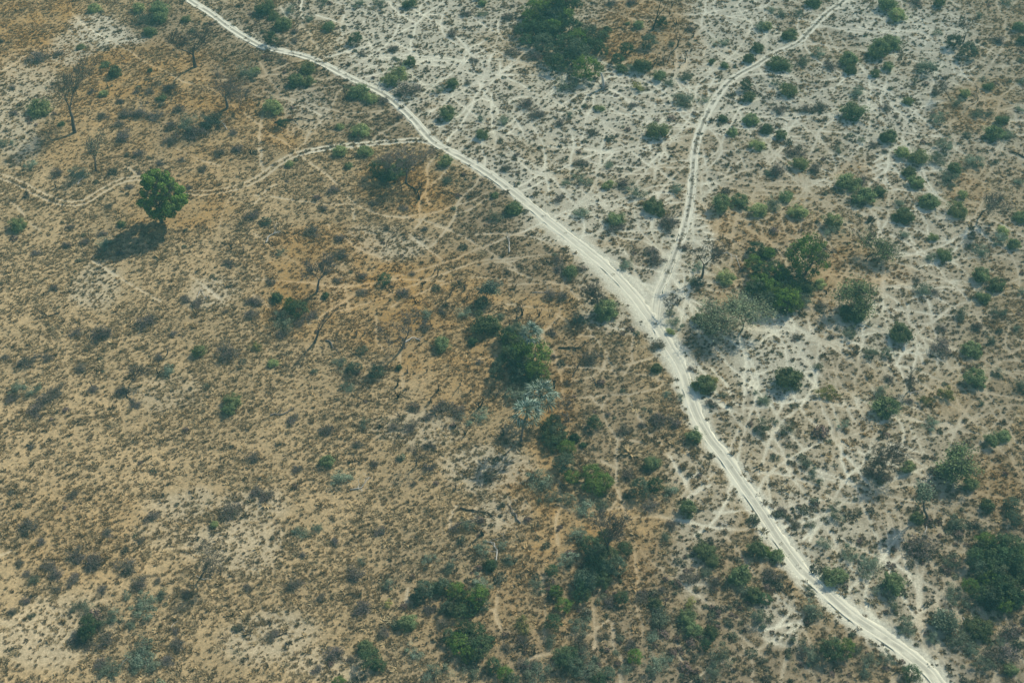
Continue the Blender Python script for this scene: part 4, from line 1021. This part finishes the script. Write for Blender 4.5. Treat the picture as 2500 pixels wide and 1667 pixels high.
# ------------------------------------------------------------------ palms: trunk, and every frond a piece of its own
def frond_mesh(seed, n=11, L=1.35):
    """fan leaf: stalk along +X, fan of folded blades at its end"""
    r = random.Random(seed)
    vs, fs, tn = [], [], []
    def quad(a, b, c, d, t):
        i = len(vs); vs.extend([a, b, c, d]); fs.append((i, i + 1, i + 2, i + 3)); tn.append(t)
    S0 = 1.25
    prev = Vector((0, 0, 0))
    for i in range(3):
        x = S0 * (i + 1) / 3
        nx = Vector((x, 0, 0.16 * math.sin(x)))
        w = Vector((0, 0.035, 0)); h = Vector((0, 0, .03))
        quad(prev - w, prev + w, nx + w, nx - w, 0.7)
        quad(prev - h, nx - h, nx + h, prev + h, 0.7)
        prev = nx
    c = prev
    for i in range(n):
        a = (i / (n - 1) - 0.5) * 3.3 + r.uniform(-.08, .08)
        l = L * (1 - 0.22 * abs(a) / 2.0) * r.uniform(0.85, 1.1)
        d = Vector((math.cos(a), math.sin(a), 0))
        e = Vector((-d.y, d.x, 0))
        m = c + d * l * 0.55 + Vector((0, 0, 0.04 - 0.07 * abs(a)))
        tip = c + d * l + Vector((0, 0, -0.22 - 0.16 * abs(a) - r.uniform(0, .22)))
        w = 0.085
        up = Vector((0, 0, 0.05))
        t = r.uniform(0.2, 1.0)
        quad(c, m - e * w, m + up, m + up * 0.98, t)
        quad(c, m + up * 0.98, m + up, m + e * w, t * 0.7)
        quad(m - e * w, tip, tip, m + up, t)
        quad(m + up, tip, tip, m + e * w, t * 0.7)
    me = bpy.data.meshes.new('frond')
    me.from_pydata([tuple(v) for v in vs], [], fs)
    me.validate()
    add_attr(me, 'tint', 'FLOAT', 'FACE', [(1.0 if r.random() < .3 else r.uniform(0, .4)) for _ in me.polygons])  # pale faces paint highlight strokes, dark ones the shade between blades
    return me
FR = [frond_mesh(i) for i in range(4)]
for f in FR: f.materials.append(M['P'])
FRD = frond_mesh(9, 9, 0.9); FRD.materials.append(M['PD'])
def palm(foot, head, crown_px, label, seed):
    r = random.Random(seed)
    x, y = ground(*foot)
    s, sg, sv = scale_at(*foot)
    H = (foot[1] - head[1]) / sv
    lean = (head[0] - (PW / 2 + FPX * x / (y * CD + (CAM_H - H) * SD))) / s
    root = tag(empty('palm_tree', (x, y, zat(x, y))), label, 'palm', 'fan palms in the leafy strip')
    pts, rr = [], []
    for i in range(9):
        t = i / 8
        pts.append(Vector((lean * t ** 1.4, 0.2 * math.sin(t * 3), H * t - 0.1)))
        rr.append(0.24 - 0.10 * t + (0.10 if i == 0 else 0))
    vs, fs = tubes([(pts, rr, 0)])
    obj('trunk', mesh_py('trunk', vs, fs), M['greybark'], root)
    top = pts[-1]
    k = crown_px / s / 2 / 1.75
    n = 22
    for i in range(n):
        q = i / n
        el = math.radians(82 - 118 * q + r.uniform(-9, 9))
        az = i * 2.399 + r.uniform(-.25, .25)
        o = obj('frond', FR[i % 4] if q < 0.86 else FRD, None, root)
        o.location = top + Vector((0, 0, 0.15 * (1 - q)))
        o.rotation_euler = (r.uniform(-.35, .35), -el, az)
        sc = k * r.uniform(0.88, 1.12) * (0.9 if q >= .86 else 1)
        o.scale = (sc, sc, sc)
    return root
palm(tp(7, 95, 930), tp(7, 155, 745), 48, 'single slim fan palm with a long dark trunk beside the big green bush', 1)
palm(tp(7, 205, 1300), tp(7, 225, 1175), 66, 'fan palm of the pair that stands farther back, hiding its trunk', 2)
palm(tp(7, 90, 1470), tp(7, 125, 1300), 66, 'fan palm of the pair nearer the viewer, with its leaning trunk showing', 3)

# ------------------------------------------------------------------ fallen wood
def log(t, pts, rad, mat, label, seed, name='fallen_branch', forks=3, lift=0.15):
    r = random.Random(seed)
    W = []
    for i, p in enumerate(pts):
        x, y = ground(*tp(t, *p))
        W.append(Vector((x, y, 0)))
    o0 = W[0].copy()
    z0 = zat(o0.x, o0.y)
    sk = Skel(seed)
    line, n = [], 0
    for a, b in zip(W[:-1], W[1:]):
        for i in range(3):
            q = a.lerp(b, i / 3)
            line.append(q)
    line.append(W[-1])
    P3 = []
    for i, q in enumerate(line):
        z = zat(q.x, q.y) - z0 + rad * 0.7 + lift * math.sin(i / len(line) * 3.0) * r.uniform(.4, 1.6)
        P3.append(Vector((q.x - o0.x + r.gauss(0, rad * .8), q.y - o0.y + r.gauss(0, rad * .8), z)))
    rr = [rad * (1 - 0.65 * i / (len(P3) - 1)) for i in range(len(P3))]
    root = tag(empty(name, (o0.x, o0.y, z0)), label, 'fallen wood')
    vs, fs = tubes([(P3, rr, 0)])
    obj('stem', mesh_py('stem', vs, fs), M[mat], root)
    tot = sum((b - a).length for a, b in zip(W[:-1], W[1:]))
    for f in range(forks):
        i = r.randint(len(P3) // 3, len(P3) - 2)
        d0 = (P3[i + 1] - P3[i]).normalized()
        sd = (d0 + Vector((-d0.y, d0.x, 0)) * r.choice((-1, 1)) * r.uniform(.5, 1.1) + Vector((0, 0, r.uniform(0.1, .6)))).normalized()
        sk.branch(P3[i], sd, tot * r.uniform(.16, .32), rr[i] * .6, 1, 3, spread=.7, wob=.25, up=0.0, kids=(1, 2), ratio=.7, side=.4)
    if forks:
        vs, fs = tubes(sk.b, 0.025)
        for i_, v_ in enumerate(vs):
            v_.z = max(v_.z, 0.02 - 0.02 * (i_ % 2))
        obj('branches', mesh_py('branches', vs, fs), M[mat], root)
LOGS = [
 (1, [(1048,832),(1000,785),(955,740)], .16, 'bleached', 'thin white fallen branch with a forked end on orange grass', 4),
 (1, [(1553,887),(1530,860),(1512,822)], .14, 'bleached', 'short white fallen branch below the crooked pinkish tree', 2),
 (1, [(535,1265),(550,1235),(578,1205)], .17, 'bleached', 'pale broken branch lying across the small dark tree\'s shadow', 3),
 (6, [(80,122),(110,75),(180,40)], .26, 'bleached', 'thick white forked log on the slope right below the faint track', 2),
 (6, [(1035,810),(1080,775),(1135,790)], .24, 'bleached', 'bent pale log lying beside the foot of the low spreading bare tree', 1),
 (6, [(500,788),(540,830),(577,865)], .22, 'greybark', 'straight grey log left of the low spreading bare tree', 0),
 (6, [(115,1300),(200,1290),(272,1255)], .22, 'greybark', 'long grey log with thin side branches on straw grass', 4),
 (7, [(12,195),(8,130),(-5,80)], .22, 'bleached', 'pale snag leaning over the grey grass left of the sand road', 3),
 (5, [(405,600),(330,625),(255,645)], .16, 'burnt', 'dark forked log on a bare greyish patch', 2),
 (5, [(320,620),(280,595),(240,570)], .13, 'burnt', 'dark upper prong beside the dark forked log', 0),
 (5, [(410,465),(500,455),(590,450)], .14, 'burnt', 'low dark fallen branch in the tan grass above the dark forked log', 3),
 (5, [(1345,490),(1375,440),(1415,510)], .10, 'bleached', 'bent pale twigs sticking up over grey shrubs', 3),
 (7, [(345,838),(450,845),(565,800)], .22, 'burnt', 'dark fallen trunk lying across the grass between palm and road', 5),
 (7, [(440,1030),(490,950),(545,865)], .17, 'burnt', 'dark branch slanting down from the dark fallen trunk', 4),
 (7, [(165,462),(240,465),(310,440)], .11, 'bleached', 'thin pale branch on the dark oval grass patch', 2),
 (10, [(660,246),(735,236),(785,165)], .16, 'bleached', 'bleached forked branch on open straw grass', 3),
 (10, [(1410,372),(1540,400),(1650,440)], .22, 'burnt', 'long dark fallen tree with many side branches above the twisted white branch', 6),
 (10, [(1410,472),(1490,465),(1545,435)], .16, 'greybark', 'pale grey branch beneath the long dark fallen tree', 3),
 (10, [(1655,775),(1660,680),(1640,615),(1570,608)], .18, 'bleached', 'twisted white branch with upturned prongs', 4),
 (11, [(80,470),(40,400),(0,335)], .20, 'greybark', 'grey dead trunk slanting over the pale sand below the palms', 2),
 (12, [(1132,480),(1120,530),(1088,582)], .14, 'bleached', 'white curved dead branch below the thin bent tree', 2),
 (12, [(1372,1120),(1395,1180),(1418,1235)], .13, 'bleached', 'thin pale branch near the edge thicket', 2),
 (8, [(1010,1160),(1050,1140),(1100,1172)], .14, 'bleached', 'curved pale branch at the foot of the twisted dead tree', 2),
 (8, [(430,150),(470,190),(560,185)], .15, 'burnt', 'dark broken limb beside the tallest thicket tree', 4),
 (7, [(1440,205),(1500,190),(1560,215),(1590,315)], .15, 'bleached', 'long curving white branch inside the thicket', 2),
 (9, [(818,1452),(860,1408),(880,1390)], .10, 'bleached', 'short pale stick between two dark bushes at the bottom', 0),
 (9, [(1162,1212),(1178,1185),(1190,1158)], .09, 'bleached', 'tiny pale stick standing in straw grass', 1),
 (9, [(1672,1215),(1660,1185),(1640,1168)], .10, 'bleached', 'small hooked pale branch beside a dry shrub near the bottom', 1),
 (2, [(1035,1245),(1095,1300),(1132,1365)], .20, 'burnt', 'dark broken limb reaching down from the dark round clump', 4),
 (2, [(1425,1342),(1340,1325),(1240,1325)], .17, 'burnt', 'dark fallen tree beside the path below the road junction', 4),
 (2, [(150,835),(280,820),(425,825)], .30, 'burnt', 'thick charred log with a dark ash strip near the grey bush', 3),
 (5, [(865,1160),(900,1200),(925,1245)], .14, 'burnt', 'dark hooked twig pile below the brushy bare tree', 4),
 (10, [(160,1252),(220,1230),(285,1228)], .12, 'burnt', 'small dark arched branch in the pale grass near the bottom', 2),
 (4, [(885,350),(940,348),(995,352)], .12, 'burnt', 'thin dark fallen stem beside the bush pair near the top', 2),
 (3, [(345,375),(358,330),(352,290)], .10, 'bleached', 'thin white dead stem showing inside the dark grove', 1),
 (10, [(1290,1260),(1330,1220),(1358,1200)], .10, 'bleached', 'thin pale branch against the dark bottom clump', 2),
 (4, [(1792,1075),(1720,1050),(1690,1045)], .22, 'burnt', 'dark fallen trunk touching the right-hand edge', 3),
 (3, [(1590,560),(1680,630),(1790,680)], .2, 'burnt', 'dark fallen tree beside the bend of the branch track', 4),
 (11, [(1440,470),(1500,500),(1470,440)], .08, 'bleached', 'small pale twigs on the sand near the long road', 2),
 (9, [(1340,835),(1390,858),(1440,855)], .12, 'bleached', 'pale curved stick at the foot of the very wide bare shrub', 1),
 (11, [(1520,1465),(1540,1490),(1555,1500)], .08, 'bleached', 'tiny white stick in the dark grass near the bottom edge', 0),
 (12, [(1150,465),(1175,490),(1195,500)], .12, 'bleached', 'short white broken limb beside the thin bent tree', 0),
]
for i, (t, pts, rad, mat, label, forks) in enumerate(LOGS):
    log(t, pts, rad, mat, label, 300 + i, forks=forks)
# the bleached stump with its root plate beside the grove
def root_stump():
    x, y = ground(*tp(3, 655, 605))
    root = tag(empty('root_stump', (x, y, zat(x, y))), 'thick bleached dead trunk with a spread root plate beside the dark grove', 'stump')
    sk = Skel(5)
    r = random.Random(5)
    pts = [Vector((0, 0, 0)), Vector((-.2, .2, 1.8)), Vector((-.5, .5, 3.4)), Vector((-1.0, .8, 5.0))]
    vs, fs = tubes([(pts, [.62, .5, .4, .28], 0)])
    obj('trunk', mesh_py('trunk', vs, fs), M['bleached'], root)
    for i in range(14):
        a = i * 0.45
        d = Vector((math.cos(a), math.sin(a) , 0.15)).normalized()
        sk.branch(Vector((0, 0, .25)), d, r.uniform(.8, 1.7), .16, 1, 3, spread=.8, wob=.2, up=-.03, kids=(2, 3), ratio=.7)
    vs, fs = tubes(sk.b, .03)
    obj('roots', mesh_py('roots', vs, fs), M['greybark'], root)
root_stump()

# ------------------------------------------------------------------ dark stumps and stakes standing in the grass
STUMPS = {
 6: [(1225,335,50),(1255,345,60),(1155,415,28),(1215,402,24),(1100,535,40),(700,765,50),(670,725,40),(760,745,38),(985,1095,50),(1050,1005,40),(1260,1135,60),(1410,1095,70),(1480,1135,60),(990,1175,50),(1210,1205,40),
     (1300,1392,30),(1380,1382,32),(1440,1435,40),(1700,1435,60),(1540,1245,80),(1000,1305,60),(1130,825,30),(1440,445,50),(1460,505,50),(840,605,30),(980,1445,60),(1180,1000,36),(1330,1030,40),(1650,1180,60),(1120,930,34)],
 3: [(1120,55,50),(1195,55,50),(1145,175,60),(1105,105,34),(1270,255,50),(1000,445,50),(1020,405,44),(1060,425,50),(1090,435,44),(1130,445,40),(1210,425,50),(1250,355,50),(1230,395,44),(700,385,34),(990,475,40),(740,375,34),(1180,400,30),(1070,370,34),(930,380,30)],
 7: [(95,615,70),(10,685,60),(60,645,44),(150,625,40),(210,625,55),(285,625,40),(320,1110,80),(305,1100,60),(1175,1305,34),(600,1090,50)],
 1: [(855,405,44),(1065,745,38),(735,595,40),(1710,1055,50),(1750,785,40),(1640,1195,40),(385,1285,50),(190,1340,60),(1680,680,40)],
 2: [(320,1205,44),(470,1235,50),(210,1215,34),(20,785,40),(760,1295,44),(1135,1285,60),(1130,1365,70),(1010,1310,40)],
 5: [(1585,165,50),(1665,185,50),(1140,885,60),(1085,1015,60),(640,1105,50)],
 8: [(440,470,50),(400,130,40)],
 10: [(1560,560,60),(1380,240,40)],
}
WHERE = {6: 'on the orange slope between the bare trees', 3: 'along the rim of the orange clearing beside the grove', 7: 'in the orange grass around the palms', 1: 'in the rusty grass of the far corner',
         2: 'in the tan grass below the faint track', 5: 'in the straw grass below the lone green tree', 8: 'beside the tallest thicket tree', 10: 'above the twisted white branch'}
stump_protos = []
for i in range(7):
    r = random.Random(900 + i)
    sk = Skel(900 + i)
    for j in range(r.randint(1, 3)):
        a = r.uniform(0, 6.28)
        sk.branch(Vector((0.05 * j, 0, -0.05)), Vector((math.cos(a) * .25, math.sin(a) * .25, 1)).normalized(), r.uniform(.35, .6), .055, 1, 3, spread=.45, wob=.12, up=.05, kids=(1, 2), ratio=.6, side=.35)
    sk.fit(1.0, 0.42)
    vs, fs = tubes(sk.b, .018)
    stump_protos.append(mesh_py('dead_stump', vs, fs))
    stump_protos[-1].materials.append(M['burnt'] if i % 3 else M['bark'])
sr = random.Random(12)
LAND_ITEMS = [(L[0] * K2, L[1] * K2, L[2]) for L in LAND]
st_rel = {}
for t, lst in STUMPS.items():
    for x_, y_, h_ in lst:
        u, v = tp(t, x_, y_)
        best = min(LAND_ITEMS, key=lambda L: (L[0] - u) ** 2 + ((L[1] - v) * 1.25) ** 2)
        du, dv = u - best[0], (v - best[1]) * 1.25
        sd = ('left of' if du < 0 else 'right of') if abs(du) > abs(dv) else ('above' if dv < 0 else 'below')
        st_rel.setdefault((best[2], sd), []).append((math.hypot(du, dv), (t, x_, y_, h_)))
st_label = {}
for (lm, sd), lst in st_rel.items():
    lst.sort()
    for i, (d_, key) in enumerate(lst):
        st_label[key] = '%sdark dead stump %s %s%s' % ('tall ' if key[3] > 55 else ('short ' if key[3] < 38 else ''), sd, lm, '' if len(lst) == 1 else ', the ' + ORD[i])
for t, lst in STUMPS.items():
    for x_, y_, h_ in lst:
        u, v = tp(t, x_, y_)
        x, y = ground(u, v)
        s, sg, sv = scale_at(u, v)
        H = h_ / 2.8 / sv * 0.95
        o = obj('dead_stump', sr.choice(stump_protos), None)
        o.location = (x, y, zat(x, y)); o.rotation_euler = (0, 0, sr.uniform(0, 6.28))
        k = H * sr.uniform(.9, 1.3)
        o.scale = (k, k, H)
        tag(o, st_label[(t, x_, y_, h_)], 'stump', 'dark stumps ' + WHERE[t])

# ------------------------------------------------------------------ grass and low scrub: beyond counting, instanced
def tuft_mesh(seed, n, spread, h, w, dome=0.0):
    g = np.random.default_rng(seed)
    a = g.uniform(0, 6.283, n); t = np.sqrt(g.uniform(0, 1, n))
    bx, by = 0.22 * t * np.cos(a), 0.22 * t * np.sin(a)
    L = h * g.uniform(0.6, 1.15, n)
    sp = spread * t * g.uniform(.6, 1.3, n)
    tx, ty, tz = bx + np.cos(a) * sp, by + np.sin(a) * sp, L * (1 - dome * t)
    p = a + 1.57 + g.normal(0, .6, n)
    wx, wy = np.cos(p) * w, np.sin(p) * w
    v = np.stack([np.stack([bx - wx, by - wy, bx * 0 - .05], 1), np.stack([bx + wx, by + wy, bx * 0 - .05], 1), np.stack([(bx + tx) / 2 + wx * .8, (by + ty) / 2 + wy * .8, tz * .75], 1), np.stack([tx, ty, tz], 1)], 1).reshape(-1, 3)
    me = mesh_from('tuft', v, np.arange(4 * n).reshape(n, 4))
    add_attr(me, 'tint', 'FLOAT', 'FACE', g.random(n))
    me.materials.append(M['tuft'])
    return me
TUFTS = [tuft_mesh(1, 34, .36, .50, .065), tuft_mesh(2, 38, .44, .44, .07, .3), tuft_mesh(3, 28, .32, .56, .06), tuft_mesh(4, 42, .52, .38, .08, .4)]
def scrub_mesh(seed):
    g = np.random.default_rng(seed)
    n = 120
    d = g.normal(size=(n, 3)); d /= np.linalg.norm(d, axis=1)[:, None]; d[:, 2] = np.abs(d[:, 2])
    c = d * np.cbrt(g.uniform(.05, 1, (n, 1))) * np.array([.5, .5, .55])
    me = leaves('scrub', c, .085, g, d * .6, 3.0)
    me.materials.append(M['tuft'])
    return me
SCRUB = [scrub_mesh(20), scrub_mesh(21), scrub_mesh(22)]

def gn_scatter(name, me_inst, P, rot, scl, col):
    """one object whose points each carry an instance of a tuft"""
    po = bpy.data.objects.new('tuft_model', me_inst)
    me = bpy.data.meshes.new(name)
    me.vertices.add(len(P)); me.vertices.foreach_set('co', np.asarray(P, np.float32).ravel())
    a = me.attributes.new('rot', 'FLOAT_VECTOR', 'POINT'); a.data.foreach_set('vector', np.asarray(rot, np.float32).ravel())
    a = me.attributes.new('scl', 'FLOAT_VECTOR', 'POINT'); a.data.foreach_set('vector', np.asarray(scl, np.float32).ravel())
    a = me.attributes.new('tuftcol', 'FLOAT_COLOR', 'POINT'); a.data.foreach_set('color', np.concatenate([col, np.ones((len(P), 1))], 1).astype(np.float32).ravel())
    me.update()
    o = obj(name, me)
    o['kind'] = 'stuff'
    ng = bpy.data.node_groups.new(name, 'GeometryNodeTree')
    ng.interface.new_socket('Geometry', in_out='INPUT', socket_type='NodeSocketGeometry')
    ng.interface.new_socket('Geometry', in_out='OUTPUT', socket_type='NodeSocketGeometry')
    gi, go = ng.nodes.new('NodeGroupInput'), ng.nodes.new('NodeGroupOutput')
    m2p = ng.nodes.new('GeometryNodeMeshToPoints')
    iop = ng.nodes.new('GeometryNodeInstanceOnPoints')
    oi = ng.nodes.new('GeometryNodeObjectInfo'); oi.inputs['Object'].default_value = po
    oi.inputs['As Instance'].default_value = True
    ar = ng.nodes.new('GeometryNodeInputNamedAttribute'); ar.data_type = 'FLOAT_VECTOR'; ar.inputs['Name'].default_value = 'rot'
    asc = ng.nodes.new('GeometryNodeInputNamedAttribute'); asc.data_type = 'FLOAT_VECTOR'; asc.inputs['Name'].default_value = 'scl'
    L = ng.links.new
    L(gi.outputs[0], m2p.inputs['Mesh']); L(m2p.outputs[0], iop.inputs['Points']); L(oi.outputs['Geometry'], iop.inputs['Instance'])
    e2r = ng.nodes.new('FunctionNodeEulerToRotation'); L(ar.outputs[0], e2r.inputs[0]); L(e2r.outputs[0], iop.inputs['Rotation'])
    L(asc.outputs[0], iop.inputs['Scale']); L(iop.outputs[0], go.inputs[0])
    md = o.modifiers.new('scatter', 'NODES'); md.node_group = ng
    return o
def scatter_pts(n, seed):
    g = np.random.default_rng(seed)
    y = g.uniform(100, 420, n)
    x = g.uniform(-232, 232, n)
    m = np.abs(x) < 0.415 * (y * CD + CAM_H * SD) * 1.0 + 22
    return x[m], y[m], g
def dist_at(A, x, y): return sample(A, x, y)
def build_grass():
    x, y, g = scatter_pts(460000, 5)
    # clumps that keep their distance from each other, as on the pale sand
    q = 0.98
    bx, by = np.meshgrid(np.arange(-232, 232, q), np.arange(100, 420, q))
    bx = (bx + g.uniform(-.42, .42, bx.shape) * q).ravel(); by = (by + g.uniform(-.42, .42, by.shape) * q).ravel()
    m_ = np.abs(bx) < 0.415 * (by * CD + CAM_H * SD) + 22
    nA = len(x)
    x, y = np.concatenate([x, bx[m_]]), np.concatenate([y, by[m_]])
    isB = np.arange(len(x)) >= nA
    s_, o_, d_, p_ = sample(S, x, y), sample(O, x, y), sample(D, x, y), sample(P, x, y)
    rd = np.minimum(sample(d_main, x, y) - 0.2, np.minimum(sample(d_nar, x, y), sample(d_fai, x, y)))
    dm, dn, dfa = sample(d_main, x, y), sample(d_nar, x, y), sample(d_fai, x, y)
    cl = fbm(x, y, 2.6, 201, 3)
    big = fbm(x, y, 18, 205, 2)
    lo = 0.25 - 0.22 * (1 - s_)
    dens = (0.66 + 0.20 * (1 - s_)) * sstep(lo, lo + 0.25, cl) * (0.7 + 0.6 * big)
    dens *= (1 - 0.48 * s_) * (1 - 0.93 * sstep(0.15, 0.5, p_))
    dens *= 1 + 0.35 * d_ - 0.25 * o_
    patch = fbm(x, y, 7.5, 222, 3)
    dens = dens * (0.45 + 1.0 * sstep(0.36, 0.60, patch))
    sd_ = np.clip(s_ * 1.5 + d_ * 0.6, 0, 1)
    dens = np.where(isB, sd_ * (0.80 - 0.25 * s_) * sstep(0.20, 0.42, cl) * (1 - 0.93 * sstep(0.15, 0.5, p_)), dens * (1 - 0.86 * sd_))
    vv = sample(V, x, y)
    dens *= sstep(1.0, 2.2, dm + 0.3) * sstep(0.9, 1.6, dn)
    dens *= 1 - 0.85 * sstep(6.0, 2.0, dm) * sstep(260, 120, np.abs(vv - 640))
    dens *= 1 - 0.8 * sstep(4.5, 1.5, dn) * sstep(160, 60, np.abs(vv - 690))
    dens *= 1 - 0.8 * sample(sh, x, y)
    dens *= 1 - 0.9 * sstep(0.6, 0.3, np.abs(dfa - 0.9))
    dens = np.where(dfa < 0.4, 0.7, dens)
    keep = g.random(len(x)) < dens
    # a few tufts on the crown of each track
    keep |= (dm < 0.35) & (g.random(len(x)) < np.where(vv < 450, 0.16, 0.03)) | (dn < 0.4) & (g.random(len(x)) < 0.5) & (vv < 650)
    x, y, s_, o_, d_, isB = x[keep], y[keep], s_[keep], o_[keep], d_[keep], isB[keep]
    n = len(x)
    z = sample(Z, x, y)
    vr = g.random(n)
    straw = np.array([0.43, 0.325, 0.18]); brown = np.array([0.22, 0.17, 0.11]); greyg = np.array([0.165, 0.155, 0.105]); orange = np.array([0.36, 0.225, 0.09])
    t = np.clip(0.75 * g.random(n) ** 1.3 + 0.75 * s_ + 0.5 * d_, 0, 1)[:, None]
    c = straw * (1 - t) + (brown * (1 - vr[:, None]) + greyg * vr[:, None]) * t
    oo = (o_ * 0.75 * (1 - 0.3 * t[:, 0]))[:, None]
    c = c * (1 - oo) + orange * oo
    dk = (g.random(n) < 0.05 + 0.10 * s_ + 0.08 * d_)[:, None]
    c = np.where(dk, c * 0.5, c) * g.uniform(0.75, 1.2, (n, 1))
    near = 1.0
    sc = g.lognormal(-0.16, 0.38, n) * np.where(isB, 1.0, 0.80) * (0.80 + 0.45 * fbm(x, y, 5.5, 231, 3))
    kind = g.integers(0, 4, n)
    for k in range(4):
        m = kind == k
        r_ = np.stack([g.normal(0, .1, m.sum()), g.normal(0, .1, m.sum()), g.uniform(0, 6.28, m.sum())], 1)
        sc3 = np.stack([sc[m], sc[m], sc[m] * g.uniform(.4, .75, m.sum())], 1)
        gn_scatter('dry_grass', TUFTS[k], np.stack([x[m], y[m], z[m]], 1), r_, sc3, c[m])
    print('tufts', n)
    # low scrub: dark leafy or twiggy cushions
    x, y, g = scatter_pts(60000, 8)
    s_, o_, d_, p_ = sample(S, x, y), sample(O, x, y), sample(D, x, y), sample(P, x, y)
    dm, dn = sample(d_main, x, y), sample(d_nar, x, y)
    cl = fbm(x, y, 7, 301, 3)
    vv = sample(V, x, y); uu = sample(U, x, y)
    dens = 0.22 * sstep(0.52, 0.80, cl) + 0.016
    dens *= (1 - p_ * .8) * sstep(1.6, 3.0, dm) * sstep(1.3, 2.2, dn) * (1 - 0.55 * o_) * (0.8 + 0.8 * d_)
    dens *= 0.40 + 0.6 * np.clip(s_ * 1.4 + d_, 0, 1)
    dens *= 1 + 4.5 * sstep(950, 1350, vv) * sstep(850, 1200, uu) * (1 - 0.5 * s_) + 3.0 * sstep(1250, 1500, vv) * sstep(1500, 1800, uu)
    keep = g.random(len(x)) < dens
    x, y, s_, d_ = x[keep], y[keep], s_[keep], d_[keep]
    n = len(x); z = sample(Z, x, y)
    v1 = g.random((n, 1))
    c = np.array([0.085, 0.078, 0.062]) * (1 - v1) + np.array([0.115, 0.13, 0.085]) * v1
    br = g.random((n, 1)) < 0.35
    c = np.where(br, np.array([0.13, 0.095, 0.085]), c) * g.uniform(.7, 1.25, (n, 1))
    sc = g.lognormal(0.15, .42, n)
    kind = g.integers(0, 3, n)
    for k in range(3):
        m = kind == k
        r_ = np.stack([np.zeros(m.sum()), np.zeros(m.sum()), g.uniform(0, 6.28, m.sum())], 1)
        sc3 = np.stack([sc[m] * g.uniform(.8, 1.3, m.sum()), sc[m], sc[m] * g.uniform(.6, 1.0, m.sum())], 1)
        gn_scatter('low_scrub', SCRUB[k], np.stack([x[m], y[m], z[m] - .03], 1), r_, sc3, c[m])
    print('scrub', n)
build_grass()
